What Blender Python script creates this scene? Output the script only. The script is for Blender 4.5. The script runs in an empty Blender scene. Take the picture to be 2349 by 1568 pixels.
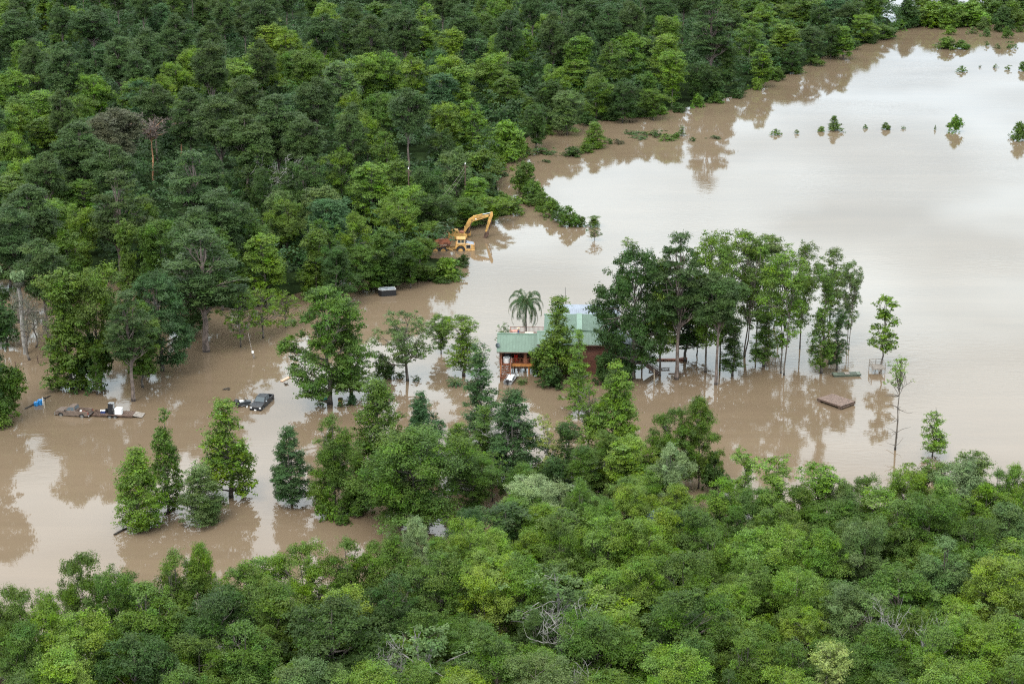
import bpy, math, random
import numpy as np
from mathutils import Vector, Matrix
R = math.radians
sc = bpy.context.scene
COL = sc.collection

# ---------------------------------------------------------------- camera
CAM_H, PITCH, FD, CX, CY = 102.0, R(18.67), 4134.0, 1174.5, 784.3   # FD: focal length for a 2349-wide frame
cam = bpy.data.objects.new('camera', bpy.data.cameras.new('camera')); COL.objects.link(cam)
cam.location = (0, 0, CAM_H); cam.rotation_euler = (R(90) - PITCH, 0, 0)
cam.data.sensor_width = 36; cam.data.lens = FD / 2349 * 36
cam.data.clip_start = 1; cam.data.clip_end = 20000
sc.camera = cam

# ---------------------------------------------------------------- sky, sun, exposure
SUN_EL, SUN_AZ = R(58), R(205)
w = bpy.data.worlds.new('World'); sc.world = w; w.use_nodes = True
nt = w.node_tree; nt.nodes.clear(); L = nt.links
def N(t, tree=None, **k):
    n = (tree or nt).nodes.new(t)
    for a, b in k.items(): setattr(n, a, b)
    return n
out = N('ShaderNodeOutputWorld'); bg = N('ShaderNodeBackground'); L.new(bg.outputs[0], out.inputs[0])
sky = N('ShaderNodeTexSky', sky_type='NISHITA', sun_disc=False, sun_elevation=SUN_EL, sun_rotation=SUN_AZ)
tc = N('ShaderNodeTexCoord'); sep = N('ShaderNodeSeparateXYZ'); L.new(tc.outputs['Generated'], sep.inputs[0])
mx = N('ShaderNodeMath', operation='MAXIMUM'); L.new(sep.outputs[2], mx.inputs[0]); mx.inputs[1].default_value = 0.04
dx = N('ShaderNodeMath', operation='DIVIDE'); L.new(sep.outputs[0], dx.inputs[0]); L.new(mx.outputs[0], dx.inputs[1])
dy = N('ShaderNodeMath', operation='DIVIDE'); L.new(sep.outputs[1], dy.inputs[0]); L.new(mx.outputs[0], dy.inputs[1])
cb = N('ShaderNodeCombineXYZ'); L.new(dx.outputs[0], cb.inputs[0]); L.new(dy.outputs[0], cb.inputs[1])
ns = N('ShaderNodeTexNoise'); L.new(cb.outputs[0], ns.inputs['Vector'])
ns.inputs['Scale'].default_value = 1.7; ns.inputs['Detail'].default_value = 4; ns.inputs['Roughness'].default_value = 0.5
ramp = N('ShaderNodeValToRGB'); L.new(ns.outputs[0], ramp.inputs[0])
ramp.color_ramp.elements[0].position = 0.38; ramp.color_ramp.elements[0].color = (0.56, 0.60, 0.64, 1)
ramp.color_ramp.elements[1].position = 0.62; ramp.color_ramp.elements[1].color = (0.965, 1.0, 1.045, 1)
# overcast sky: darker towards the horizon
er = N('ShaderNodeValToRGB'); L.new(sep.outputs[2], er.inputs[0]); er.color_ramp.elements[0].position = 0.05; er.color_ramp.elements[0].color = (0.34, 0.38, 0.42, 1)
for p_, c_ in ((0.16, (0.46, 0.53, 0.57)), (0.30, (0.86, 0.98, 1.0)), (0.44, (1.0, 1.0, 0.97))): q_ = er.color_ramp.elements.new(p_); q_.color = (*c_, 1)
er.color_ramp.elements[-1].position = 1.0; er.color_ramp.elements[-1].color = (0.72, 0.74, 0.74, 1)
mm = N('ShaderNodeVectorMath', operation='MULTIPLY'); L.new(ramp.outputs[0], mm.inputs[0]); L.new(er.outputs[0], mm.inputs[1])
sc8 = N('ShaderNodeVectorMath', operation='SCALE'); L.new(mm.outputs[0], sc8.inputs[0]); sc8.inputs['Scale'].default_value = 14.4
mix = N('ShaderNodeMix', data_type='RGBA'); mix.inputs[0].default_value = 0.9
L.new(sky.outputs[0], mix.inputs[6]); L.new(sc8.outputs[0], mix.inputs[7])
L.new(mix.outputs[2], bg.inputs[0]); bg.inputs[1].default_value = 0.1
sd = bpy.data.lights.new('sun', 'SUN'); sun = bpy.data.objects.new('sun', sd); COL.objects.link(sun)
sd.energy = 1.15; sd.angle = R(26); sd.color = (1, 0.94, 0.84)
sun.rotation_euler = (R(90) - SUN_EL, 0, math.pi - SUN_AZ)
vs = sc.view_settings
vs.view_transform = 'Standard'; vs.look = 'None'; vs.gamma = 1; vs.exposure = 1.45
cy = sc.cycles
cy.max_bounces = 6; cy.diffuse_bounces = 3; cy.glossy_bounces = 3; cy.transmission_bounces = 2; cy.transparent_max_bounces = 4
cy.sample_clamp_indirect = 6; cy.filter_width = 1.2; cy.use_denoising = False; cy.use_adaptive_sampling = False; cy.caustics_reflective = False; cy.caustics_refractive = False

# ---------------------------------------------------------------- placing
def G(x, y, z=0.0):
    "point where the sight line of photo point (x, y) meets the level z"
    u, v = (x - CX) / FD, (y - CY) / FD
    d = Vector((u, math.cos(PITCH) - v * math.sin(PITCH), -math.sin(PITCH) - v * math.cos(PITCH)))
    return Vector((0, 0, CAM_H)) + d * ((CAM_H - z) / -d.z)
def P2(p):
    "photo point of a world point"
    q = Vector(p) - Vector((0, 0, CAM_H)); c, s = math.cos(PITCH), math.sin(PITCH)
    dep = q.y * c - q.z * s; up = q.y * s + q.z * c
    return CX + FD * q.x / dep, CY - FD * up / dep, FD / dep
def ppm(y): return math.cos(PITCH) * (y + 613) / CAM_H

# ---------------------------------------------------------------- objects
def tag(o, label=None, cat=None, group=None, kind=None):
    if label: o['label'] = label
    if cat: o['category'] = cat
    if group: o['group'] = group
    if kind: o['kind'] = kind
    return o
def empty(name, loc=(0, 0, 0), rz=0, label=None, cat=None, group=None):
    o = bpy.data.objects.new(name, None); COL.objects.link(o); o.location = loc; o.rotation_euler = (0, 0, rz)
    return tag(o, label, cat, group)
def link(name, me, parent=None, mats=()):
    o = bpy.data.objects.new(name, me); COL.objects.link(o)
    for m in mats:
        if m: me.materials.append(m)
    if parent: o.parent = parent
    return o

class MB:
    "collects boxes, prisms and tubes; build() links them as one mesh"
    def __init__(s): s.v = []; s.f = []; s.m = []; s.mi = 0
    def add(s, vs, fs):
        b = len(s.v); s.v += [tuple(v) for v in vs]
        for f in fs: s.f.append([b + i for i in f]); s.m.append(s.mi)
        return s
    def mat(s, i): s.mi = i; return s
    def box(s, c, d, rot=None, bev=0.0):
        hx, hy, hz = d[0] / 2, d[1] / 2, d[2] / 2
        if bev <= 0:
            vs = [Vector((x, y, z)) for z in (-hz, hz) for x, y in ((-hx, -hy), (hx, -hy), (hx, hy), (-hx, hy))]
            fs = [(3, 2, 1, 0), (4, 5, 6, 7), (0, 1, 5, 4), (1, 2, 6, 5), (2, 3, 7, 6), (3, 0, 4, 7)]
        else:
            b = bev; pr = [(-hx + b, -hy), (hx - b, -hy), (hx, -hy + b), (hx, hy - b), (hx - b, hy), (-hx + b, hy), (-hx, hy - b), (-hx, -hy + b)]
            k = 1 - b / max(hx, hy) * 0.9
            vs = []; 
            for z, q in ((-hz, 1), (hz - b, 1), (hz, k)): vs += [Vector((x * q, y * q, z)) for x, y in pr]
            fs = [tuple(range(7, -1, -1)), tuple(range(16, 24))]
            for l in (0, 8): fs += [(l + i, l + (i + 1) % 8, l + 8 + (i + 1) % 8, l + 8 + i) for i in range(8)]
        if rot is not None:
            M = rot if isinstance(rot, Matrix) else Matrix.Rotation(rot, 3, 'Z')
            vs = [M @ v for v in vs]
        c = Vector(c); return s.add([v + c for v in vs], fs)
    def bar(s, a, b, w=0.1, h=None):
        "square bar between two points"
        a, b = Vector(a), Vector(b); h = h or w; d = b - a
        if d.length < 1e-6: return s
        x = d.normalized(); up = Vector((0, 0, 1)) if abs(x.z) < 0.95 else Vector((0, 1, 0))
        y = up.cross(x).normalized(); z = x.cross(y)
        vs = []
        for p in (a, b): vs += [p - y * w / 2 - z * h / 2, p + y * w / 2 - z * h / 2, p + y * w / 2 + z * h / 2, p - y * w / 2 + z * h / 2]
        return s.add(vs, [(3, 2, 1, 0), (4, 5, 6, 7), (0, 1, 5, 4), (1, 2, 6, 5), (2, 3, 7, 6), (3, 0, 4, 7)])
    def tube(s, pts, rad, n=6, cap=True):
        pts = [Vector(p) for p in pts]
        if not hasattr(rad, '__len__'): rad = [rad] * len(pts)
        vs = []; fs = []
        for i, p in enumerate(pts):
            t = (pts[min(i + 1, len(pts) - 1)] - pts[max(i - 1, 0)])
            t = t.normalized() if t.length > 1e-6 else Vector((0, 0, 1))
            a = Vector((1, 0, 0)) if abs(t.x) < 0.8 else Vector((0, 1, 0))
            u = t.cross(a).normalized(); v = t.cross(u)
            for k in range(n):
                g = 2 * math.pi * k / n; vs.append(p + (u * math.cos(g) + v * math.sin(g)) * rad[i])
        for i in range(len(pts) - 1):
            for k in range(n): fs.append((i * n + k, i * n + (k + 1) % n, (i + 1) * n + (k + 1) % n, (i + 1) * n + k))
        if cap: fs.append(tuple(range(n - 1, -1, -1))); fs.append(tuple(range((len(pts) - 1) * n, len(pts) * n)))
        return s.add(vs, fs)
    def cyl(s, c, r, h, axis='Z', n=16, r2=None):
        c = Vector(c); d = {'X': Vector((1, 0, 0)), 'Y': Vector((0, 1, 0)), 'Z': Vector((0, 0, 1))}[axis]
        return s.tube([c - d * h / 2, c + d * h / 2], [r, r2 if r2 is not None else r], n)
    def prism(s, prof, y0, y1, taper=None):
        "profile in x, z stretched from y0 to y1"
        n = len(prof); vs = [(x, y0, z) for x, z in prof] + [(x, y1, z) for x, z in prof]
        fs = [tuple(range(n)), tuple(range(2 * n - 1, n - 1, -1))] + [(i, n + i, n + (i + 1) % n, (i + 1) % n) for i in range(n)]
        return s.add(vs, fs)
    def slab(s, q, t):
        "thin slab on the four corners q"
        q = [Vector(v) for v in q]; n = (q[1] - q[0]).cross(q[2] - q[0]).normalized() * t
        vs = q + [v + n for v in q]
        return s.add(vs, [(3, 2, 1, 0), (4, 5, 6, 7), (0, 1, 5, 4), (1, 2, 6, 5), (2, 3, 7, 6), (3, 0, 4, 7)])
    def mesh(s, name, mats):
        me = bpy.data.meshes.new(name); me.from_pydata(s.v, [], s.f)
        for m in mats: me.materials.append(m)
        if len(mats) > 1: me.polygons.foreach_set('material_index', s.m)
        me.update(); return me
    def build(s, name, mats, parent=None, smooth=False):
        if not isinstance(mats, (list, tuple)): mats = [mats]
        me = s.mesh(name, mats)
        import bmesh
        bm = bmesh.new(); bm.from_mesh(me); bmesh.ops.recalc_face_normals(bm, faces=bm.faces); bm.to_mesh(me); bm.free()
        if smooth: me.polygons.foreach_set('use_smooth', [True] * len(me.polygons))
        return link(name, me, parent)

# ---------------------------------------------------------------- materials
def mat(name, col, rough=0.6, metal=0.0, spec=0.5, var=0.0, scale=3.0, bump=0.0, coat=0.0, stretch=(1, 1, 1), col2=None, thr=(0.4, 0.6)):
    m = bpy.data.materials.new(name); m.use_nodes = True; t = m.node_tree; b = t.nodes['Principled BSDF']
    b.inputs['Base Color'].default_value = (*col, 1); b.inputs['Roughness'].default_value = rough
    b.inputs['Metallic'].default_value = metal; b.inputs['Specular IOR Level'].default_value = spec
    if coat: b.inputs['Coat Weight'].default_value = coat
    if var or bump or col2:
        tcn = N('ShaderNodeTexCoord', t); mp = N('ShaderNodeMapping', t); t.links.new(tcn.outputs['Object'], mp.inputs[0]); mp.inputs['Scale'].default_value = stretch
        nz = N('ShaderNodeTexNoise', t); t.links.new(mp.outputs[0], nz.inputs['Vector']); nz.inputs['Scale'].default_value = scale; nz.inputs['Detail'].default_value = 6
        if var or col2:
            r = N('ShaderNodeValToRGB', t); t.links.new(nz.outputs[0], r.inputs[0])
            lo = tuple(c * (1 - var) for c in col); hi = tuple(min(1, c * (1 + var)) for c in col)
            if col2: lo, hi = col, col2
            r.color_ramp.elements[0].position = thr[0]; r.color_ramp.elements[0].color = (*lo, 1)
            r.color_ramp.elements[1].position = thr[1]; r.color_ramp.elements[1].color = (*hi, 1)
            t.links.new(r.outputs[0], b.inputs['Base Color'])
        if bump:
            bp = N('ShaderNodeBump', t); t.links.new(nz.outputs[0], bp.inputs['Height']); bp.inputs['Strength'].default_value = bump; bp.inputs['Distance'].default_value = 0.05
            t.links.new(bp.outputs[0], b.inputs['Normal'])
    return m
def wet_foot(m):
    "bark is dark and soaked just above the water"
    t = m.node_tree; b = t.nodes['Principled BSDF']; src = b.inputs['Base Color'].links[0].from_socket; g = N('ShaderNodeNewGeometry', t); sx = N('ShaderNodeSeparateXYZ', t); t.links.new(g.outputs['Position'], sx.inputs[0])
    r = N('ShaderNodeMapRange', t); t.links.new(sx.outputs[2], r.inputs[0]); r.inputs[1].default_value = 0.25; r.inputs[2].default_value = 0.6; r.inputs[3].default_value = 0.3; r.inputs[4].default_value = 1.0
    v = N('ShaderNodeVectorMath', t, operation='SCALE'); t.links.new(src, v.inputs[0]); t.links.new(r.outputs[0], v.inputs['Scale']); t.links.new(v.outputs[0], b.inputs['Base Color']); return m
def leaf_material(name, transl=0.25, rough=0.5):
    m = bpy.data.materials.new(name); m.use_nodes = True; t = m.node_tree; b = t.nodes['Principled BSDF']; o = t.nodes['Material Output']
    oi = N('ShaderNodeObjectInfo', t); at = N('ShaderNodeAttribute', t); at.attribute_name = 'tint'
    sv = N('ShaderNodeSeparateXYZ', t); t.links.new(at.outputs['Vector'], sv.inputs[0])
    hs = N('ShaderNodeHueSaturation', t); t.links.new(oi.outputs['Color'], hs.inputs['Color'])
    t.links.new(sv.outputs[0], hs.inputs['Value']); t.links.new(sv.outputs[1], hs.inputs['Hue']); t.links.new(sv.outputs[2], hs.inputs['Saturation'])
    t.links.new(hs.outputs[0], b.inputs['Base Color']); b.inputs['Roughness'].default_value = 0.6; b.inputs['Specular IOR Level'].default_value = 0.22
    tr = N('ShaderNodeBsdfTranslucent', t); g = N('ShaderNodeGamma', t); t.links.new(hs.outputs[0], g.inputs[0]); g.inputs[1].default_value = 0.92
    t.links.new(g.outputs[0], tr.inputs[0])
    ms = N('ShaderNodeMixShader', t); ms.inputs[0].default_value = transl
    t.links.new(b.outputs[0], ms.inputs[1]); t.links.new(tr.outputs[0], ms.inputs[2]); t.links.new(ms.outputs[0], o.inputs[0])
    return m
LEAF = leaf_material('foliage')
BARK = wet_foot(mat('bark', (0.10, 0.085, 0.07), 0.9, var=0.45, scale=2.5, stretch=(1, 1, 0.25)))
BARKP = wet_foot(mat('pine_bark', (0.13, 0.10, 0.085), 0.9, var=0.4, scale=3, stretch=(1, 1, 0.3)))
BARKD = mat('orange_dead_bark', (0.30, 0.155, 0.085), 0.9, var=0.35, scale=2, stretch=(1, 1, 0.3))
BARKG = mat('bleached_wood', (0.21, 0.20, 0.185), 0.85, var=0.3, scale=2)
# ---------------------------------------------------------------- water and ground
def grid_sheet(name, x0, x1, y0, y1, z, m):
    me = bpy.data.meshes.new(name); me.from_pydata([(x0, y0, z), (x1, y0, z), (x1, y1, z), (x0, y1, z)], [], [(0, 1, 2, 3)]); me.materials.append(m)
    return link(name, me)
wm = bpy.data.materials.new('muddy_flood_water'); wm.use_nodes = True; t = wm.node_tree; b = t.nodes['Principled BSDF']
b.inputs['IOR'].default_value = 1.333; b.inputs['Specular IOR Level'].default_value = 0.5
geo = N('ShaderNodeNewGeometry', t)
n1 = N('ShaderNodeTexNoise', t); t.links.new(geo.outputs['Position'], n1.inputs['Vector']); n1.inputs['Scale'].default_value = 0.012; n1.inputs['Detail'].default_value = 5
cr = N('ShaderNodeValToRGB', t); t.links.new(n1.outputs[0], cr.inputs[0])
cr.color_ramp.elements[0].position = 0.35; cr.color_ramp.elements[0].color = (0.128, 0.093, 0.060, 1)
cr.color_ramp.elements[1].position = 0.65; cr.color_ramp.elements[1].color = (0.152, 0.113, 0.075, 1)
ns4 = N('ShaderNodeTexNoise', t); mp4 = N('ShaderNodeMapping', t); t.links.new(geo.outputs['Position'], mp4.inputs[0]); mp4.inputs['Rotation'].default_value = (0, 0, -0.35); mp4.inputs['Scale'].default_value = (0.12, 1.0, 1)
t.links.new(mp4.outputs[0], ns4.inputs['Vector']); ns4.inputs['Scale'].default_value = 0.16; ns4.inputs['Detail'].default_value = 6; ns4.inputs['Distortion'].default_value = 1.2
mr4 = N('ShaderNodeMapRange', t); t.links.new(ns4.outputs[0], mr4.inputs[0]); mr4.inputs[1].default_value = 0.35; mr4.inputs[2].default_value = 0.7; mr4.inputs[3].default_value = 0.95; mr4.inputs[4].default_value = 1.06
vm4 = N('ShaderNodeVectorMath', t, operation='SCALE'); t.links.new(cr.outputs[0], vm4.inputs[0]); t.links.new(mr4.outputs[0], vm4.inputs['Scale']); t.links.new(vm4.outputs[0], b.inputs['Base Color'])
# breeze patches: where they lie the ripples are stronger
n2 = N('ShaderNodeTexNoise', t); mp2 = N('ShaderNodeMapping', t); t.links.new(geo.outputs['Position'], mp2.inputs[0]); mp2.inputs['Scale'].default_value = (0.6, 1.0, 1)
t.links.new(mp2.outputs[0], n2.inputs['Vector']); n2.inputs['Scale'].default_value = 0.02; n2.inputs['Detail'].default_value = 3
mr = N('ShaderNodeMapRange', t); t.links.new(n2.outputs[0], mr.inputs[0]); mr.inputs[1].default_value = 0.45; mr.inputs[2].default_value = 0.72; mr.inputs[3].default_value = 0.07; mr.inputs[4].default_value = 1.0
n3 = N('ShaderNodeTexNoise', t); mp3 = N('ShaderNodeMapping', t); t.links.new(geo.outputs['Position'], mp3.inputs[0]); mp3.inputs['Rotation'].default_value = (0, 0, 0.5); mp3.inputs['Scale'].default_value = (0.55, 1.3, 1)
t.links.new(mp3.outputs[0], n3.inputs['Vector']); n3.inputs['Scale'].default_value = 0.9; n3.inputs['Detail'].default_value = 3; n3.inputs['Distortion'].default_value = 0.4
bp = N('ShaderNodeBump', t); t.links.new(n3.outputs[0], bp.inputs['Height']); bp.inputs['Distance'].default_value = 0.02
t.links.new(mr.outputs[0], bp.inputs['Strength']); t.links.new(bp.outputs[0], b.inputs['Normal'])
b.inputs['Roughness'].default_value = 0.03
water = tag(grid_sheet('water', -3000, 3000, -200, 6000, 0, wm), kind='structure')
gm = mat('river_bed', (0.10, 0.075, 0.05), 0.95, var=0.4, scale=0.05)
ground = tag(grid_sheet('ground', -3000, 3000, -200, 6000, -2.5, gm), kind='structure')
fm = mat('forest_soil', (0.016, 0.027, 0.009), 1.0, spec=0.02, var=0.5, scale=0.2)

BACK = [(-150, 560), (60, 590), (130, 610), (330, 650), (430, 700), (560, 720), (640, 690), (740, 662), (830, 632), (900, 640), (985, 636), (1056, 614), (1036, 602), (990, 600), (955, 565),
        (962, 535), (1000, 512), (1100, 508), (1160, 500), (1165, 480), (1142, 440), (1138, 388), (1200, 350), (1206, 322), (1232, 305), (1310, 290), (1410, 272),
        (1500, 262), (1590, 245), (1690, 222), (1760, 192), (1830, 165), (1900, 130), (1985, 105), (2060, 76), (2072, 62), (2052, 40), (2010, 28), (1985, 14), (1980, -30), (2020, -70), (-150, -70)]
def smooth_poly(name, pts, z, m, depth=2.6, slope=1.6):
    "land standing out of the water: a top face and banks running down under it"
    W = [G(x, y) for x, y in pts]; n = len(W); c = sum(W, Vector()) / n
    vs = [Vector((p.x, p.y, z)) for p in W] + [Vector((p.x, p.y, 0)) + (p - c).normalized() * slope - Vector((0, 0, depth)) for p in W]
    me = bpy.data.meshes.new(name); me.from_pydata(vs, [], [tuple(range(n))] + [(i, (i + 1) % n, n + (i + 1) % n, n + i) for i in range(n)])
    me.materials.append(m); return link(name, me)
def inset(pts, k):
    c = (1000, 200); return [(c[0] + (x - c[0]) * k, c[1] + (y - c[1]) * k) for x, y in pts]
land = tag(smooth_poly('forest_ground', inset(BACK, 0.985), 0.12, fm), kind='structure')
def inside(pts, x, y):
    r = False; j = len(pts) - 1
    for i in range(len(pts)):
        xi, yi = pts[i]; xj, yj = pts[j]
        if (yi > y) != (yj > y) and x < (xj - xi) * (y - yi) / (yj - yi) + xi: r = not r
        j = i
    return r

# ---------------------------------------------------------------- foliage meshes
def rnd_dir(rg, n, zlo=-1.0):
    z = rg.uniform(zlo, 1, n); a = rg.uniform(0, 2 * np.pi, n); r = np.sqrt(1 - z * z)
    return np.stack([r * np.cos(a), r * np.sin(a), z], 1)
def unit(a): return a / np.maximum(np.linalg.norm(a, axis=1, keepdims=True), 1e-9)
def leaf_mesh(name, rg, c, nrm, ln, wd, tint, along=None):
    "one four-cornered leaf spray at each point c"
    n = len(c); nrm = unit(nrm)
    a = along if along is not None else rnd_dir(rg, n)
    u = unit(a - nrm * np.sum(a * nrm, 1, keepdims=True)); v = np.cross(nrm, u)
    ln = (np.ones(n) * ln * rg.uniform(0.7, 1.3, n))[:, None]; wd = (np.ones(n) * wd * rg.uniform(0.7, 1.3, n))[:, None]
    V = np.stack([c - u * ln / 2, c + v * wd / 2 + u * ln * 0.06, c + u * ln / 2, c - v * wd / 2 - u * ln * 0.05], 1).reshape(-1, 3)
    me = bpy.data.meshes.new(name)
    me.vertices.add(4 * n); me.vertices.foreach_set('co', V.astype(np.float32).ravel())
    me.loops.add(4 * n); me.loops.foreach_set('vertex_index', np.arange(4 * n, dtype=np.int32))
    me.polygons.add(n); me.polygons.foreach_set('loop_start', np.arange(0, 4 * n, 4, dtype=np.int32))
    me.update(calc_edges=True)
    at = me.attributes.new('tint', 'FLOAT_VECTOR', 'FACE')
    T = np.ones((n, 3)); T[:, 0] = tint[:, 0]; T[:, 1] = 0.5 + tint[:, 1]; T[:, 2] = tint[:, 2]
    at.data.foreach_set('vector', T.astype(np.float32).ravel())
    me.materials.append(LEAF); return me
def clumps_to_leaves(rg, cc, cr, per, flat=0.65, zlo=-0.45, up=0.5, jit=0.4, spray=11):
    "leaf points gathered in small sprays over the shells of clumps; tone varies by clump and by spray"
    pos = []; nrm = []; tint = []
    for c, r in zip(cc, cr):
        n = max(6, int(per * r * r)); m = max(3, n // spray); d = rnd_dir(rg, m, zlo)
        lump = 1 + 0.3 * np.sin(d[:, :1] * 4 + c[0] * 3) * np.cos(d[:, 1:2] * 4 + c[1] * 3)
        sp = c + d * rg.uniform(0.45, 1.15, m)[:, None] * lump * r * np.array([1, 1, flat])
        si = rg.integers(0, m, n); sg = 0.17 * r + 0.05
        sn = d * 0.7 + np.array([0, 0, up + 0.25]) + rg.normal(0, 0.35, (m, 3))
        off = rg.normal(0, 1, (n, 3)) * np.array([sg, sg, sg * 0.45])
        pos.append(sp[si] + off); nrm.append(sn[si] + rg.normal(0, jit, (n, 3)))
        k = rg.normal(1, 0.10); h = rg.normal(0, 0.006); q = rg.normal(1, 0.05); ks = rg.normal(1, 0.12, m)
        tint.append(np.stack([k * ks[si] * rg.normal(1, 0.09, n), h + rg.normal(0, 0.006, n), q * rg.normal(1, 0.05, n)], 1))
    return np.concatenate(pos), np.concatenate(nrm), np.clip(np.concatenate(tint), [0.35, -0.05, 0.6], [1.9, 0.05, 1.25])
def limb(mb, a, b, r0, r1, rg, n=4, sag=0.0, wob=0.25):
    a, b = np.array(a, float), np.array(b, float); L_ = np.linalg.norm(b - a); pts = []
    for i in range(n + 1):
        t = i / n; p = a + (b - a) * t; p = p + np.array([0, 0, sag * L_ * math.sin(math.pi * t)])
        if 0 < i < n: p = p + rg.normal(0, wob * L_ / n * 0.35, 3)
        pts.append(p)
    mb.tube(pts, [r0 + (r1 - r0) * (i / n) for i in range(n + 1)], 5)
    return pts
PROF = {
    'round': lambda t: max(0.02, (1 - abs(2 * t - 0.86) ** 2.3 / 1.45)) ** 0.55,
    'dome': lambda t: math.sqrt(max(0.02, 1 - t ** 2.2)),
    'cone': lambda t: (1 - t ** 1.25) ** 0.72 * (0.72 + 0.28 * min(1, t * 5)) + 0.04,
    'spire': lambda t: (1 - t) ** 0.8 * (0.6 + 0.4 * min(1, t * 4)) + 0.07,
    'column': lambda t: 0.75 + 0.25 * math.sin(t * 7) if t < 0.8 else 0.9 * math.sqrt(max(0.05, 1 - ((t - 0.8) / 0.2) ** 2)),
    'vase': lambda t: 0.35 + 0.65 * min(1, t / 0.55) if t < 0.75 else math.sqrt(max(0.04, 1 - ((t - 0.75) / 0.27) ** 2)),
    'tuft': lambda t: max(0.05, math.sin(math.pi * min(1, 0.12 + t * 0.88))) ** 0.6,
}
TPL = {}
def make_tree(key, seed, H, Rr, base, prof, nc, cr, leaf, wd, per, flat=0.65, hollow=0.45, trunk_r=0.28, zlo=-0.45, up=0.5,
              limbs=14, bark=None, lean=0.0, thin=1.0, trunk_top=0.92, multi=1, jit=0.4, dead_twigs=0, lobes=3, twig_r=0.035, amp=1.0, wob=0.012):
    rg = np.random.default_rng(seed); f = PROF[prof]; hc = H - base
    th = rg.uniform(0, 6.28, 4); am = rg.uniform(0.08, 0.22, 4) * amp
    def lob(a, t): return 1 + am[0] * math.sin(lobes * a + th[0] + 2 * t) + am[1] * math.sin((lobes + 2) * a + th[1] - 4 * t) + am[2] * math.sin(6.5 * t + th[2] + a)
    ts = np.linspace(0.01, 0.99, 60); wgt = np.array([f(t) ** 1.4 + 0.05 for t in ts]); wgt /= wgt.sum()
    cc = []; rr = []
    for _ in range(nc):
        t = float(rg.choice(ts, p=wgt)) + rg.uniform(-0.01, 0.01); a = rg.uniform(0, 6.283)
        r = f(min(max(t, 0.01), 0.99)) * Rr * lob(a, t) * math.sqrt(rg.uniform(hollow, 1))
        k = rg.uniform(0.5, 1.4) * cr
        r = max(0, r - k * 0.55)
        cc.append([r * math.cos(a) + lean * (base + t * hc), r * math.sin(a), base + t * hc - (k * flat * 0.5 if t > 0.9 else 0)]); rr.append(k)
    cc = np.array(cc); rr = np.array(rr)
    # bottom reach: nothing under the water
    cc[:, 2] = np.maximum(cc[:, 2], rr * flat * 0.55)
    pos, nrm, tint = clumps_to_leaves(rg, cc, rr, per * thin, flat, zlo, up, jit)
    keep = pos[:, 2] > -0.1
    crown = leaf_mesh(key + '_crown', rg, pos[keep], nrm[keep], leaf, wd, tint[keep])
    mb = MB(); tops = []
    for k in range(multi):
        off = rg.normal(0, 0.35, 2) if multi > 1 else (0, 0); b0 = np.array([off[0], off[1], -1.2]); tt = H * trunk_top * (1 if k == 0 else rg.uniform(0.75, 0.95))
        e = np.array([off[0] * 4 + lean * tt, off[1] * 4, tt]); pts = []
        for i in range(8):
            q = i / 7; pts.append(b0 + (e - b0) * q + np.array([*rg.normal(0, wob * H, 2), 0]) * (0 < i < 7))
        mb.tube(pts, [trunk_r * (1.25 if i == 0 else 1) * (1 - 0.86 * i / 7) / (1 if multi == 1 else 1.4) for i in range(8)], 7)
        tops.append(pts)
    idx = rg.permutation(len(cc))[:limbs]
    for i in idx:
        c = cc[i]; tp = tops[int(rg.integers(len(tops)))]; hz = max(base * 0.85 * rg.uniform(0.7, 1.1), min(c[2] * rg.uniform(0.6, 0.92), H * trunk_top * 0.95))
        q = (hz + 1.2) / (H * trunk_top + 1.2) * 7; j = min(6, int(q)); s_ = tp[j] + (tp[min(j + 1, 7)] - tp[j]) * (q - j)
        r0 = trunk_r * (1 - 0.8 * hz / H) * 0.5
        lp = limb(mb, s_, c, r0, twig_r, rg, sag=rg.uniform(-0.05, 0.12))
        nb = np.argsort(np.linalg.norm(cc - c, axis=1))[1:3]
        for m_ in nb: limb(mb, lp[2], cc[m_], r0 * 0.5, twig_r * 0.7, rg, 3)
    for _ in range(dead_twigs):
        a = rg.uniform(0, 6.28); z = rg.uniform(0.1, 0.75) * H; q = (z + 1.2) / (H * trunk_top + 1.2) * 7; j = min(6, int(q)); s_ = tops[0][j]
        e = s_ + np.array([math.cos(a), math.sin(a), rg.uniform(-0.1, 0.6)]) * Rr * rg.uniform(0.6, 1.5)
        limb(mb, s_, e, 0.05, 0.015, rg, 4, sag=rg.uniform(-0.2, 0.1))
    trunk = mb.mesh(key + '_trunk', [bark or BARK])
    rad = np.hypot(pos[:, 0], pos[:, 1]); TPL[key] = (crown, trunk, float(pos[:, 2].max()) - 0.1, float(np.percentile(rad, 98))); return key
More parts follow.
